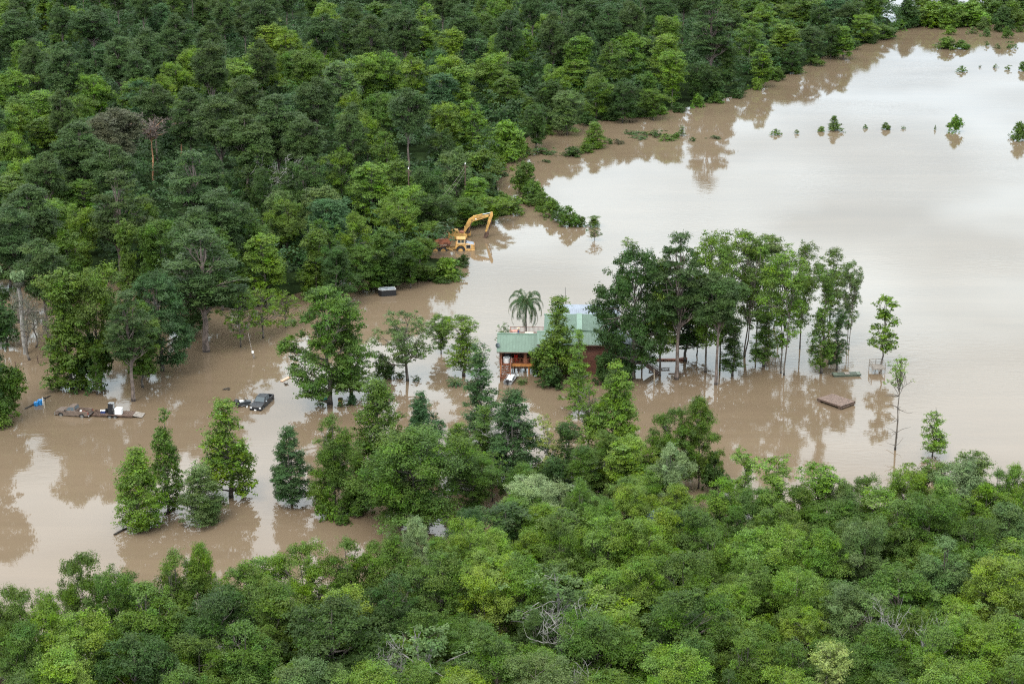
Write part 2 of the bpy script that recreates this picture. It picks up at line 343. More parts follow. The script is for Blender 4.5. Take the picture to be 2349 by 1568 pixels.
def make_snag(key, seed, H, Rr, bark, n1=9, n2=5, n3=4, r=0.2, base=0.35, upb=0.6, twigcol=None, lean=0.0, tr3=0.028):
    "leafless tree: trunk, limbs, branches and twigs"
    rg = np.random.default_rng(seed); mb = MB(); tw = MB()
    pts = [np.array([lean * z, 0, z]) + np.array([*rg.normal(0, (0.006 if H > 20 else 0.02) * H, 2), 0]) * (z > 0) for z in np.linspace(-1, H * 0.85, 7)]
    mb.tube(pts, [r * (1 - 0.8 * i / 6) for i in range(7)], 7)
    for i in range(n1):
        z = rg.uniform(base, 0.8); q = z * 6 / 0.85 if False else min(5.9, z / 0.85 * 6); j = int(q); s_ = pts[j] + (pts[j + 1] - pts[j]) * (q - j); a = i * 2.4 + rg.uniform(-0.4, 0.4)
        e = s_ + np.array([math.cos(a) * Rr, math.sin(a) * Rr, upb * Rr + rg.uniform(0, 0.2) * H]) * rg.uniform(0.6, 1); e[2] = min(e[2], H)
        l1 = limb(mb, s_, e, r * 0.42, 0.04, rg, 5, sag=0.12)
        for _ in range(n2):
            p = l1[int(rg.integers(1, 6))]; e2 = p + (rnd_dir(rg, 1)[0] * [1, 1, 0.6] + [0, 0, 0.35]) * Rr * rg.uniform(0.3, 0.6)
            l2 = limb(tw, p, e2, 0.05, 0.02, rg, 3)
            for _ in range(n3):
                p3 = l2[int(rg.integers(1, 4))]; limb(tw, p3, p3 + (rnd_dir(rg, 1)[0] + [0, 0, 0.3]) * Rr * rg.uniform(0.12, 0.28), tr3, 0.4 * tr3, rg, 2)
    TPL[key] = (tw.mesh(key + '_branches', [twigcol or bark]), mb.mesh(key + '_trunk', [bark]), H, Rr)

# broadleaf kinds (mid distance), finer for the near wood
for i in range(7): make_tree(f'broad{i}', 10 + i, 16, 5.2, 2.2 if i % 2 else 1.6, 'round' if i % 3 else 'vase', 95, 1.22, 0.28, 0.20, 260, amp=1.4, hollow=0.35, flat=0.75, lobes=2 + i % 3)
for i in range(4): make_tree(f'tall{i}', 20 + i, 19, 3.9, 2.4, 'vase' if i == 1 else 'round', 125, 1.05, 0.28, 0.20, 250, lobes=2, flat=0.8)
for i in range(3): make_tree(f'vine{i}', 30 + i, 17, 3.4, 0.3, 'column', 150, 0.95, 0.28, 0.21, 230, flat=0.9, limbs=8)
for i in range(8): make_tree(f'near{i}', 40 + i, 14.5, 4.9, 1.8, ('round', 'dome', 'vase')[i % 3], 104, 1.12, 0.21, 0.15, 430, amp=1.25, hollow=0.32, thin=(1, 1, 0.8)[i % 3], trunk_r=0.22, limbs=22, lobes=2 + i % 4, flat=0.75)
for i in range(3): make_tree(f'slim{i}', 50 + i, 15, 2.7, 1.2, 'column', 110, 0.75, 0.21, 0.155, 310, flat=0.85, thin=0.85, lobes=2, limbs=16, amp=1.6)
for i in range(3): make_tree(f'airy{i}', 60 + i, 12, 4.6, 2.2, 'round', 90, 0.8, 0.27, 0.18, 150, hollow=0.25, thin=0.8, limbs=30, trunk_r=0.26, bark=BARKG if i == 1 else BARK, amp=1.5)
for i in range(5): make_tree(f'pine{i}', 70 + i, 24, 4.3, (12, 10.5, 13.5, 9.5, 11)[i], 'tuft', 105, 1.0, 0.36, 0.12, 420, flat=0.75, hollow=0.35, zlo=-0.7, up=0.6, limbs=30, bark=BARKP, trunk_r=0.3, trunk_top=0.95, jit=0.7, wob=0.004)
for i in range(3): make_tree(f'cone{i}', 80 + i, 13, 3.4, 0.3, 'cone', 130, 0.85, 0.22, 0.14, 330, thin=0.85, lean=0.025, flat=0.85, limbs=12, up=0.4, zlo=-0.6, amp=1.0, lobes=2 + i)
for i in range(2): make_tree(f'feather{i}', 90 + i, 14, 2.6, 1.2, 'spire', 105, 0.7, 0.28, 0.11, 260, flat=0.4, hollow=0.25, limbs=36, up=0.8, zlo=-0.8, trunk_r=0.16, bark=BARKG if i else BARK, amp=1.8)
for i in range(2): make_tree(f'broadcyp{i}', 94 + i, 14, 4.2, 1.0, 'cone', 180, 0.85, 0.28, 0.14, 260, flat=0.65, hollow=0.3, limbs=20, up=0.6, amp=1.2)
for i in range(2): make_tree(f'maple{i}', 98 + i, 13.5, 3.2, 0.7, 'cone', 115, 0.82, 0.25, 0.20, 230, thin=0.85, lean=-0.03, flat=0.85, hollow=0.4, limbs=14, jit=0.45, amp=1.2)
for i in range(4): make_tree(f'bush{i}', 110 + i, 4.2, 3.0, 0.1, 'dome', 70, 0.8, 0.30, 0.21, 160, flat=0.8, limbs=5, trunk_r=0.08, trunk_top=0.6, amp=1.6)
for i in range(4): make_tree(f'low{i}', 170 + i, 8, 4.2, 0.1, ('dome', 'round', 'cone', 'dome')[i], 120, 1.1, 0.34, 0.25, 140, flat=0.85, limbs=8, hollow=0.5, trunk_r=0.15, amp=1.5)
for i in range(2): make_tree(f'shrub{i}', 120 + i, 1.5, 1.5, 0.05, 'dome', 22, 0.5, 0.24, 0.16, 170, limbs=4, trunk_r=0.04, trunk_top=0.6, amp=2)
for i in range(2): make_tree(f'oak{i}', 130 + i, 12, 6.0, 3.2, 'round', 100, 0.95, 0.28, 0.17, 160, hollow=0.3, thin=0.85, limbs=36, trunk_r=0.34, lean=0.06, trunk_top=0.75, amp=1.5)
for i in range(4): make_tree(f'grove{i}', 140 + i, 18, 4.0, 3.8, 'vase' if i % 2 else 'round', 120, 0.95, 0.24, 0.17, 260, hollow=0.25, thin=0.72, limbs=30, trunk_r=0.2, multi=2 if i % 2 else 1, lobes=2, amp=1.6, wob=0.006)
make_tree('darkoak', 150, 15, 6.6, 1.4, 'round', 220, 1.15, 0.26, 0.18, 210, limbs=24, trunk_r=0.45)
make_tree('plane', 151, 19, 6.2, 2.0, 'round', 160, 1.15, 0.28, 0.22, 210, amp=1.5, hollow=0.35, limbs=26, trunk_r=0.5, lobes=2)
make_tree('loner', 152, 12.5, 2.3, 3.4, 'column', 60, 0.8, 0.30, 0.24, 130, limbs=18, trunk_r=0.16, lean=0.02)
make_tree('thinpine', 153, 14.5, 1.9, 9.8, 'round', 26, 0.7, 0.32, 0.12, 130, wob=0.003, flat=0.7, limbs=24, trunk_r=0.17, dead_twigs=26, trunk_top=0.86, thin=0.6)
make_tree('layered', 154, 7.5, 2.0, 0.4, 'spire', 56, 0.6, 0.30, 0.10, 200, flat=0.32, limbs=34, up=1.0, trunk_r=0.1, thin=0.9)
make_tree('bigpine', 155, 26, 4.6, 10.5, 'tuft', 85, 1.15, 0.5, 0.13, 230, flat=0.45, hollow=0.25, zlo=-0.7, up=0.7, limbs=36, bark=BARKP, trunk_r=0.38, trunk_top=0.96, jit=0.8, wob=0.004)
BROWNTWIG = mat('dead_brown_twigs', (0.12, 0.095, 0.08), 0.9, var=0.2)
make_snag('deadpine', 160, 22, 3.2, BARKD, 14, 9, 11, 0.3, 0.62, 0.5, BROWNTWIG, tr3=0.05)
make_snag('snag0', 161, 12, 5.0, BARKG, 11, 6, 4, 0.2, 0.3, 0.5)
make_snag('snag1', 162, 10, 4.0, BARKG, 9, 6, 5, 0.16, 0.2, 0.7, lean=0.15)
make_snag('mosstree', 163, 15, 3.4, BARK, 12, 4, 3, 0.28, 0.35, 0.1)
# ---------------------------------------------------------------- palms and cycads
def palm_mesh(key, seed, Hh, nf, fl, leaflets, ll, lw, droop, rise, tr, spread=1.0):
    rg = np.random.default_rng(seed); C = []; NN = []; A = []; T = []; rib = MB()
    for i in range(nf):
        a = i * 2.3999 + rg.uniform(-0.15, 0.15); el = rise * (1 - i / nf * 1.25) + rg.uniform(-0.1, 0.1); L_ = fl * rg.uniform(0.85, 1.1)
        d = np.array([math.cos(a), math.sin(a), 0]); p = np.array([0, 0, Hh], float); e = el; pts = [p.copy()]; st = 10
        for k in range(st):
            e -= droop * (k + 1) / st * 0.36; p = p + (d * math.cos(e) * spread + np.array([0, 0, math.sin(e)])) * L_ / st; pts.append(p.copy())
        rib.tube(pts, [0.035 * (1 - 0.8 * k / st) for k in range(st + 1)], 4)
        side = np.array([-d[1], d[0], 0])
        k0 = rg.normal(1, 0.12)
        for k in range(leaflets):
            q = 0.12 + 0.88 * k / leaflets; j = min(st - 1, int(q * st)); b_ = pts[j] + (pts[j + 1] - pts[j]) * (q * st - j); tg = pts[j + 1] - pts[j]; tg /= np.linalg.norm(tg)
            for s_ in (-1, 1):
                dirn = side * s_ * 0.8 + tg * 0.45 + np.array([0, 0, -0.35 - 0.25 * rg.random()]); dirn /= np.linalg.norm(dirn)
                l_ = ll * (0.5 + 0.5 * math.sin(math.pi * min(1, q + 0.12)))
                C.append(b_ + dirn * l_ / 2); A.append(dirn); NN.append(np.cross(dirn, tg) * s_ + np.array([0, 0, 0.3])); T.append([k0 * rg.normal(1, 0.12), rg.normal(0, 0.006), 1])
    C, A, NN, T = map(np.array, (C, A, NN, T))
    crown = leaf_mesh(key + '_crown', rg, C, NN, ll, lw, T, along=A)
    mb = MB(); n = 12; mb.tube([(0.04 * math.sin(i), 0, -1 + (Hh + 1) * i / n) for i in range(n + 1)], [tr * (1.15 if i % 2 else 1.0) * (1.2 - 0.35 * i / n) for i in range(n + 1)], 8)
    ribs = rib.mesh(key + '_ribs', [mat(key + '_rib', (0.12, 0.15, 0.05), 0.6)])
    TPL[key] = (crown, mb.mesh(key + '_trunk', [BARKG if tr > 0.1 else BARK]), Hh + 1, fl, ribs)
palm_mesh('queenpalm', 1, 4.6, 26, 3.4, 34, 0.55, 0.06, 1.1, 1.2, 0.17)
palm_mesh('cycad', 2, 0.3, 26, 1.35, 22, 0.22, 0.04, 0.7, 1.05, 0.09)
palm_mesh('fanpalm', 3, 8.6, 34, 1.15, 12, 0.6, 0.10, 1.7, 1.35, 0.18)
palm_mesh('deadskirt', 4, 8.2, 46, 1.7, 14, 0.5, 0.06, 2.9, 0.0, 0.16, 0.75)

COLS = {'dark green': (0.037, 0.073, 0.014), 'mid green': (0.067, 0.120, 0.016), 'bright green': (0.100, 0.174, 0.020), 'yellow green': (0.125, 0.198, 0.024),
        'olive': (0.052, 0.090, 0.025), 'blue green': (0.043, 0.092, 0.029), 'grey green': (0.084, 0.132, 0.036), 'silvery green': (0.155, 0.218, 0.092),
        'grey': (0.2, 0.2, 0.18), 'pale yellow': (0.175, 0.22, 0.058), 'brownish': (0.084, 0.086, 0.044)}
RNG = random.Random(7)
TREES = []
def spawn(key, loc, sH, sR, col, name, cat, label=None, group=None, rz=None, lean=None, parts=None, jit=0.10):
    t = TPL[key]; e = empty(name, loc, RNG.uniform(0, 6.283) if rz is None else rz, label, cat, group); e.scale = (sR, sR, sH)
    if lean: e.rotation_euler = (lean[0], lean[1], e.rotation_euler.z)
    cn, tn = parts or ('crown', 'trunk')
    c = COLS.get(col, col) if isinstance(col, str) else col
    k = 1 + RNG.uniform(-jit, jit); h = RNG.uniform(-0.08, 0.08)
    c = (c[0] * k * (1 + h), c[1] * k, c[2] * k * (1 - h))
    o = link(cn, t[0], e); o.color = (*c, 1)
    if t[1]: link(tn, t[1], e)
    if len(t) > 4: link('frond_ribs', t[4], e)
    return e
def solveH(base, ty):
    lo, hi = 0.1, 45
    for _ in range(30):
        m_ = (lo + hi) / 2
        if P2((base.x, base.y, m_))[1] > ty: lo = m_
        else: hi = m_
    return lo
def by_base(key, bx, by, ty, wpx, col, name, cat, label, group=None, **k):
    p = G(bx, by); H = solveH(p, ty); s = P2((p.x, p.y, H / 2))[2]; t = TPL[key]
    return spawn(key, p, H / t[2], wpx * 1.06 / s / 2 / t[3], col, name, cat, label, group, **k)
def by_top(key, tx, ty, H, wpx, col, name='broadleaf_tree', cat='tree', label=None, group=None, **k):
    p = G(tx, ty + 2, H); p.z = 0; s = P2((p.x, p.y, H * 0.7))[2]; t = TPL[key]
    e = spawn(key, p, H / t[2], wpx / s / 2 / t[3], col, name, cat, label, group, **k)
    TREES.append((e, tx, ty, key, col, H)); return e

# ---------------------------------------------------------------- trees standing alone in the flood
pl = lambda *a, **k: by_base(*a, **k)
# left cluster
pl('tall3', 22, 660, 515, 95, 'dark green', 'broadleaf_tree', 'tree', 'dark tree behind the mossy palms, close to the edge')
pl('broad2', 110, 628, 520, 80, 'mid green', 'broadleaf_tree', 'tree', 'green tree behind the mossy palms, right one')
pl('broad4', -30, 640, 500, 110, 'dark green', 'broadleaf_tree', 'tree', 'dark tree behind the palms, cut by the left edge')
pl('tall1', -32, 985, 660, 150, 'dark green', 'broadleaf_tree', 'tree', 'tall dark tree at the left edge above the round thicket')
pl('plane', 15, 792, 655, 95, 'dark green', 'broadleaf_tree', 'tree', 'dark tree on a grey trunk left of the mossy trees')
pl('vine0', 163, 893, 613, 122, 'mid green', 'vine_covered_tree', 'tree', 'leafy column tree clothed in vines behind the brown pickup')
pl('broad3', 232, 886, 603, 135, 'mid green', 'broadleaf_tree', 'tree', 'broad green crown right of the vine column behind the brown pickup')
pl('bush1', 215, 884, 760, 120, 'dark green', 'thicket_tree', 'tree', 'low dark tree at the feet of the vine column cluster')
pl('bigpine', 306, 920, 668, 120, 'olive', 'pine_tree', 'tree', 'olive pine whose long bare trunk rises behind the white freezer')
pl('darkoak', 372, 850, 618, 165, 'blue green', 'live_oak', 'tree', 'dark broad oak right of the olive pine behind the trailer')
pl('tall2', 328, 888, 690, 95, 'mid green', 'broadleaf_tree', 'tree', 'leaning dark-limbed tree under the dark broad oak')
pl('slim1', 224, 905, 790, 40, 'mid green', 'sapling', 'sapling', 'thin sapling standing in water before the low dark tree')
pl('bigpine', 474, 806, 531, 200, 'olive', 'pine_tree', 'tree', 'tall pine with bare grey trunk in open water at left')
pl('broad1', 430, 770, 620, 130, 'dark green', 'broadleaf_tree', 'tree', 'dark tree low behind the tall lone pine trunk')
pl('airy0', 551, 796, 668, 105, 'bright green', 'broadleaf_tree', 'tree', 'bright green tree just left of the leaning meter pole')
pl('airy2', 604, 776, 660, 120, 'bright green', 'broadleaf_tree', 'tree', 'bright low tree on several dark stems behind the meter pole')
pl('airy0', 655, 752, 668, 90, 'bright green', 'broadleaf_tree', 'tree', 'bright tree between the meter pole and the big spreading tree')
pl('tall0', 610, 705, 536, 92, 'bright green', 'broadleaf_tree', 'tree', 'tall bright crown above the meter pole')
pl('plane', 757, 926, 655, 205, 'mid green', 'broadleaf_tree', 'tree', 'big spreading tree over the teal boat, water showing through')
pl('slim0', 806, 915, 700, 95, 'mid green', 'broadleaf_tree', 'tree', 'second trunk right of the big spreading tree over the yellow pot')
pl('bush2', 880, 868, 812, 55, 'dark green', 'bush', 'bush', 'dark bush between the big spreading tree and the open oak')
pl('oak0', 935, 873, 708, 168, 'grey green', 'oak_tree', 'tree', 'open grey-green oak with leaning brown trunk left of cabin')
pl('broad3', 1012, 812, 722, 60, 'mid green', 'broadleaf_tree', 'tree', 'low tree behind the open oak and the slim bright tree')
pl('slim2', 1064, 863, 724, 92, 'bright green', 'broadleaf_tree', 'tree', 'slim bright tree between the open oak and the cabin')
pl('feather0', 1100, 1015, 788, 96, 'blue green', 'cypress_tree', 'tree', 'feathery cypress spire just left of the cabin stairs')
pl('cone0', 870, 1100, 862, 145, 'mid green', 'conical_tree', 'tree', 'dense cone-shaped tree below the open oak')
pl('broadcyp0', 967, 1062, 896, 105, 'blue green', 'cypress_tree', 'tree', 'small blue-green cypress right of the dense cone tree')
pl('broadcyp1', 1178, 1110, 890, 138, 'blue green', 'cypress_tree', 'tree', 'cypress with a grey leafless tree at its foot')
pl('feather1', 1112, 1090, 930, 100, 'mid green', 'cypress_tree', 'tree', 'feathery young cypress left of the grey leafless tree')
pl('snag1', 1148, 1098, 955, 110, 'grey', 'dead_tree', 'dead tree', 'grey leafless tree sprawling over the water below the cabin', parts=('branches', 'trunk'))
pl('airy1', 1255, 1112, 950, 92, 'pale yellow', 'willow_tree', 'tree', 'pale yellow-green willow below the cabin')
pl('slim1', 1298, 1112, 966, 80, 'dark green', 'broadleaf_tree', 'tree', 'dark slim tree right of the pale willow')
pl('maple0', 1276, 874, 678, 104, 'mid green', 'broadleaf_tree', 'tree', 'pointed tree growing against the front of the cabin')
pl('feather1', 1326, 950, 756, 72, 'bright green', 'cypress_tree', 'tree', 'light feathery cypress with pale trunk before the cabin')
pl('broadcyp0', 1410, 1068, 826, 140, 'bright green', 'cypress_tree', 'tree', 'large bright cypress before the right end of the cabin')
pl('airy0', 1350, 1060, 878, 130, 'bright green', 'broadleaf_tree', 'tree', 'bright leafy tree between the two cypresses before the cabin')
pl('near4', 1600, 1120, 906, 108, 'mid green', 'broadleaf_tree', 'tree', 'irregular tree with a raised right-hand crown below the grove')
pl('near0', 1545, 1125, 930, 110, 'mid green', 'broadleaf_tree', 'tree', 'low rounded tree left of the raised irregular crown')
pl('broad4', 1500, 1120, 1010, 110, 'bright green', 'broadleaf_tree', 'tree', 'bright bushy tree under the large bright cypress')
pl('broadcyp0', 1055, 1120, 968, 120, 'mid green', 'cypress_tree', 'tree', 'cypress between the broad tree and the feathery spires')
pl('near5', 1085, 1180, 1040, 130, 'mid green', 'broadleaf_tree', 'tree', 'leafy tree in front of the feathery young cypress')
pl('near6', 900, 1190, 1010, 130, 'mid green', 'broadleaf_tree', 'tree', 'leafy tree between the dense cone tree and the broad tree')
pl('near7', 1340, 1160, 1015, 120, 'mid green', 'broadleaf_tree', 'tree', 'leafy tree below the bright leafy tree')
pl('cone2', 1270, 1165, 1045, 95, 'dark green', 'broadleaf_tree', 'tree', 'dark tree under the pale willow')
pl('near2', 1480, 1180, 1070, 120, 'bright green', 'broadleaf_tree', 'tree', 'bright tree left of the tall silvery tree')
pl('near4', 1200, 1180, 1060, 110, 'mid green', 'broadleaf_tree', 'tree', 'tree in front of the grey leafless tree\'s right side')
pl('low1', 1250, 1130, 1060, 90, 'mid green', 'broadleaf_tree', 'tree', 'low tree behind the dark one under the willow')
pl('near0', 1400, 1150, 985, 110, 'mid green', 'broadleaf_tree', 'tree', 'tree at the foot of the large bright cypress')
pl('low0', 820, 1175, 1105, 80, 'mid green', 'broadleaf_tree', 'tree', 'low tree left of the broad tree at the water')
# around the cabin
pl('bush0', 1265, 888, 838, 62, 'dark green', 'bush', 'bush', 'large-leaved bush in the water before the cabin wall')
pl('bush3', 1232, 862, 822, 34, 'mid green', 'bush', 'bush', 'bush tucked at the right end of the porch')
pl('airy2', 1156, 806, 740, 44, 'silvery green', 'flowering_shrub', 'shrub', 'pale blooming shrub behind the left end of the porch roof')
pl('queenpalm', 1206, 792, 674, 98, 'blue green', 'queen_palm', 'palm', 'feather palm with arching fronds behind the cabin porch roof')
pl('cycad', 1197, 880, 862, 34, 'dark green', 'cycad', 'cycad', 'small dark cycad in the water right of the silver boat')
pl('cycad', 1044, 884, 858, 46, 'blue green', 'cycad', 'cycad', 'wide dark cycad under the slim bright tree')
pl('cycad', 917, 866, 846, 30, 'dark green', 'cycad', 'cycad', 'dark cycad left of the open oak trunk')
pl('shrub0', 955, 874, 862, 26, 'dark green', 'bush', 'bush', 'small dark plant right of the open oak trunk')
pl('bush1', 1438, 868, 815, 55, 'blue green', 'bush', 'bush', 'blue-green bush at the right end of the cabin wall')
pl('low1', 1386, 884, 806, 56, 'dark green', 'broadleaf_tree', 'tree', 'low dark tree pressed against the cabin wall\'s right end')
# grove right of the cabin
pl('darkoak', 1450, 868, 558, 180, 'dark green', 'live_oak', 'tree', 'huge dark oak over the right end of the cabin')
pl('bigpine', 1551, 870, 534, 125, 'olive', 'pine_tree', 'tree', 'dark pine with thick straight trunk right of the huge oak')
pl('pine2', 1642, 882, 623, 118, 'olive', 'pine_tree', 'tree', 'nearest pine of the grove, bare trunk slightly leaning')
G2 = 'trees of the grove right of the cabin'
for a in [('grove0', 1514, 862, 590, 90, 'mid green', 'grove tree right beside the huge dark oak'), ('grove1', 1513, 840, 690, 60, 'mid green', 'small grove tree over the two sunken benches'),
          ('grove2', 1619, 855, 530, 118, 'bright green', 'grove tree with dark stem between the two pines'), ('grove0', 1651, 842, 560, 90, 'mid green', 'dark grove tree behind the nearest pine'),
          ('tall2', 1572, 828, 575, 100, 'dark green', 'dark grove tree behind the thick pine trunk'),
          ('grove3', 1700, 815, 528, 118, 'mid green', 'tallest leafy crown in the middle of the grove'), ('grove2', 1733, 800, 545, 92, 'mid green', 'grove tree on a thin dark pole-like stem'),
          ('grove3', 1760, 752, 536, 112, 'grey green', 'rearmost grove tree on a cluster of thin stems'), ('grove1', 1795, 858, 578, 140, 'bright green', 'lighter grove tree rising from paired dark trunks'),
          ('slim2', 1752, 840, 700, 70, 'mid green', 'low grove tree left of the paired dark trunks'), ('grove2', 1835, 800, 552, 92, 'mid green', 'grove tree leaning right near the open water'),
          ('grove0', 1903, 746, 568, 88, 'mid green', 'grove tree with bare dark trunk and tufted top'), ('slim0', 1884, 856, 600, 70, 'mid green', 'slender tree left of the tufted-top tree'),
          ('slim1', 1918, 850, 706, 56, 'dark green', 'small vine-wrapped tree above the green flat boat'), ('grove1', 1945, 800, 600, 70, 'grey green', 'outermost grove tree reaching right over the water'),
          ('slim2', 1680, 862, 730, 60, 'dark green', 'low leafy tree right of the nearest pine')]:
    pl(*a[:4], a[4] * (1.14 if a[1] < 1780 else 0.98), a[5], 'grove_tree', 'tree', a[6], G2)
pl('oak1', 1598, 815, 742, 80, 'dark green', 'oak_tree', 'tree', 'crooked low oak leaning over the floating red-brown planks')
pl('loner', 2022, 849, 676, 68, 'bright green', 'lone_tree', 'tree', 'lone bright tree growing beside the grey platform')
pl('thinpine', 2053, 1032, 818, 66, 'yellow green', 'thin_pine', 'tree', 'thin tall tree with small top tuft and bare side twigs')
pl('layered', 2138, 1046, 942, 80, 'bright green', 'young_cypress', 'tree', 'young layered cypress standing alone at the right')
# singles in the left water
pl('maple1', 385, 1172, 936, 82, 'mid green', 'broadleaf_tree', 'tree', 'tall slim tree behind the bright cone-shaped willow oak')
pl('cone1', 320, 1208, 1024, 128, 'bright green', 'conical_tree', 'tree', 'bright cone-shaped tree beside the floating dark log')
pl('cone2', 465, 1197, 1062, 108, 'grey green', 'rounded_tree', 'tree', 'small rounded pale tree left of the large-leaved maple')
pl('maple0', 530, 1140, 913, 134, 'bright green', 'maple_tree', 'tree', 'large-leaved pointed maple below the white-topped small trailer')
pl('broadcyp1', 668, 1157, 975, 98, 'blue green', 'cypress_tree', 'tree', 'blue-green cypress left of the bright broad tree pair')
pl('near1', 770, 1172, 945, 138, 'mid green', 'broadleaf_tree', 'tree', 'leafy tree between blue-green cypress and dense cone tree')
pl('bush2', 752, 1188, 1115, 62, 'bright green', 'bush', 'bush', 'bright bush at the water below the leafy tree')
pl('near3', 955, 1218, 975, 250, 'mid green', 'broadleaf_tree', 'tree', 'broad tree in front of the dense cone tree')
pl('low3', 6, 964, 826, 128, 'mid green', 'thicket', 'bush', 'large round thicket at the left edge beside blue barrels')
pl('airy2', 1130, 1150, 1035, 90, 'mid green', 'broadleaf_tree', 'tree', 'small airy tree left of the silvery tree')
pl('tall1', 1430, 1165, 1000, 105, 'yellow green', 'broadleaf_tree', 'tree', 'yellow-green pointed tree below the large bright cypress')
pl('near1', 1535, 1190, 1012, 118, 'silvery green', 'poplar_tree', 'tree', 'tall silvery tree below the low rounded tree')
pl('near2', 1225, 1250, 1098, 165, 'silvery green', 'poplar_tree', 'tree', 'silver-leaved tree standing out in the front wood')
pl('slim0', 1705, 1190, 1028, 66, 'bright green', 'poplar_tree', 'tree', 'slim bright poplar at the water right of the dark bushy tree')
pl('bush1', 1635, 1130, 1035, 80, 'dark green', 'thicket_tree', 'tree', 'dark bushy tree left of the slim bright poplar')

# mossy palms at the left edge
MOSS = (0.16, 0.165, 0.125)
for x, by, ty, w_, lab in [(58, 812, 608, 84, 'fan palm with grey dead skirt at the left, right one'), (2, 800, 598, 84, 'fan palm with grey dead skirt cut by the left edge')]:
    p = G(x, by); H = solveH(p, ty); s = P2((p.x, p.y, H / 2))[2]
    e = spawn('fanpalm', p, H / 9.6, w_ / s / 3.4, 'silvery green', 'fan_palm', 'palm', lab, 'mossy fan palms', rz=0.4)
    o = link('dead_skirt', TPL['deadskirt'][0], e); o.color = (*MOSS, 1)
def moss_part(parent, seed, H, R_, n=900):
    rg = np.random.default_rng(seed); c = np.stack([rg.normal(0, R_ * 0.5, n), rg.normal(0, R_ * 0.5, n), rg.uniform(0.35, 0.98, n) * H], 1)
    al = np.tile([0, 0, 1.0], (n, 1)) + rg.normal(0, 0.15, (n, 3)); t_ = np.stack([rg.normal(1, 0.2, n), rg.normal(0, .004, n), np.ones(n)], 1)
    # strands hang in a few swags rather than everywhere
    sw = rg.normal(0, 1, (16, 3)) * [R_ * 0.5, R_ * 0.5, H * 0.16] + [0, 0, H * 0.68]; c = sw[rg.integers(0, 16, n)] + rg.normal(0, 1, (n, 3)) * [0.4, 0.4, 0.9]
    o = link('hanging_moss', leaf_mesh('hanging_moss', rg, c, rnd_dir(rg, n) * [1, 1, 0.1], 0.75, 0.10, t_, along=al), parent); o.color = (*MOSS, 1)
for x, by, ty, w_, sd_, lab in [(71, 826, 665, 80, 5, 'leafless tree hung with grey moss, thickest trunk'), (80, 797, 690, 60, 6, 'leafless mossy tree just behind the thick one'),
                                (113, 826, 714, 44, 7, 'thin dead tree beside the wire fence')]:
    p = G(x, by); H = solveH(p, ty); s = P2((p.x, p.y, H / 2))[2]
    e = spawn('mosstree', p, H / 15, w_ / s / 6.8, 'grey', 'moss_hung_tree', 'dead tree', lab, 'moss hung trees', parts=('branches', 'trunk'))
    moss_part(e, sd_, 15, 3.4)

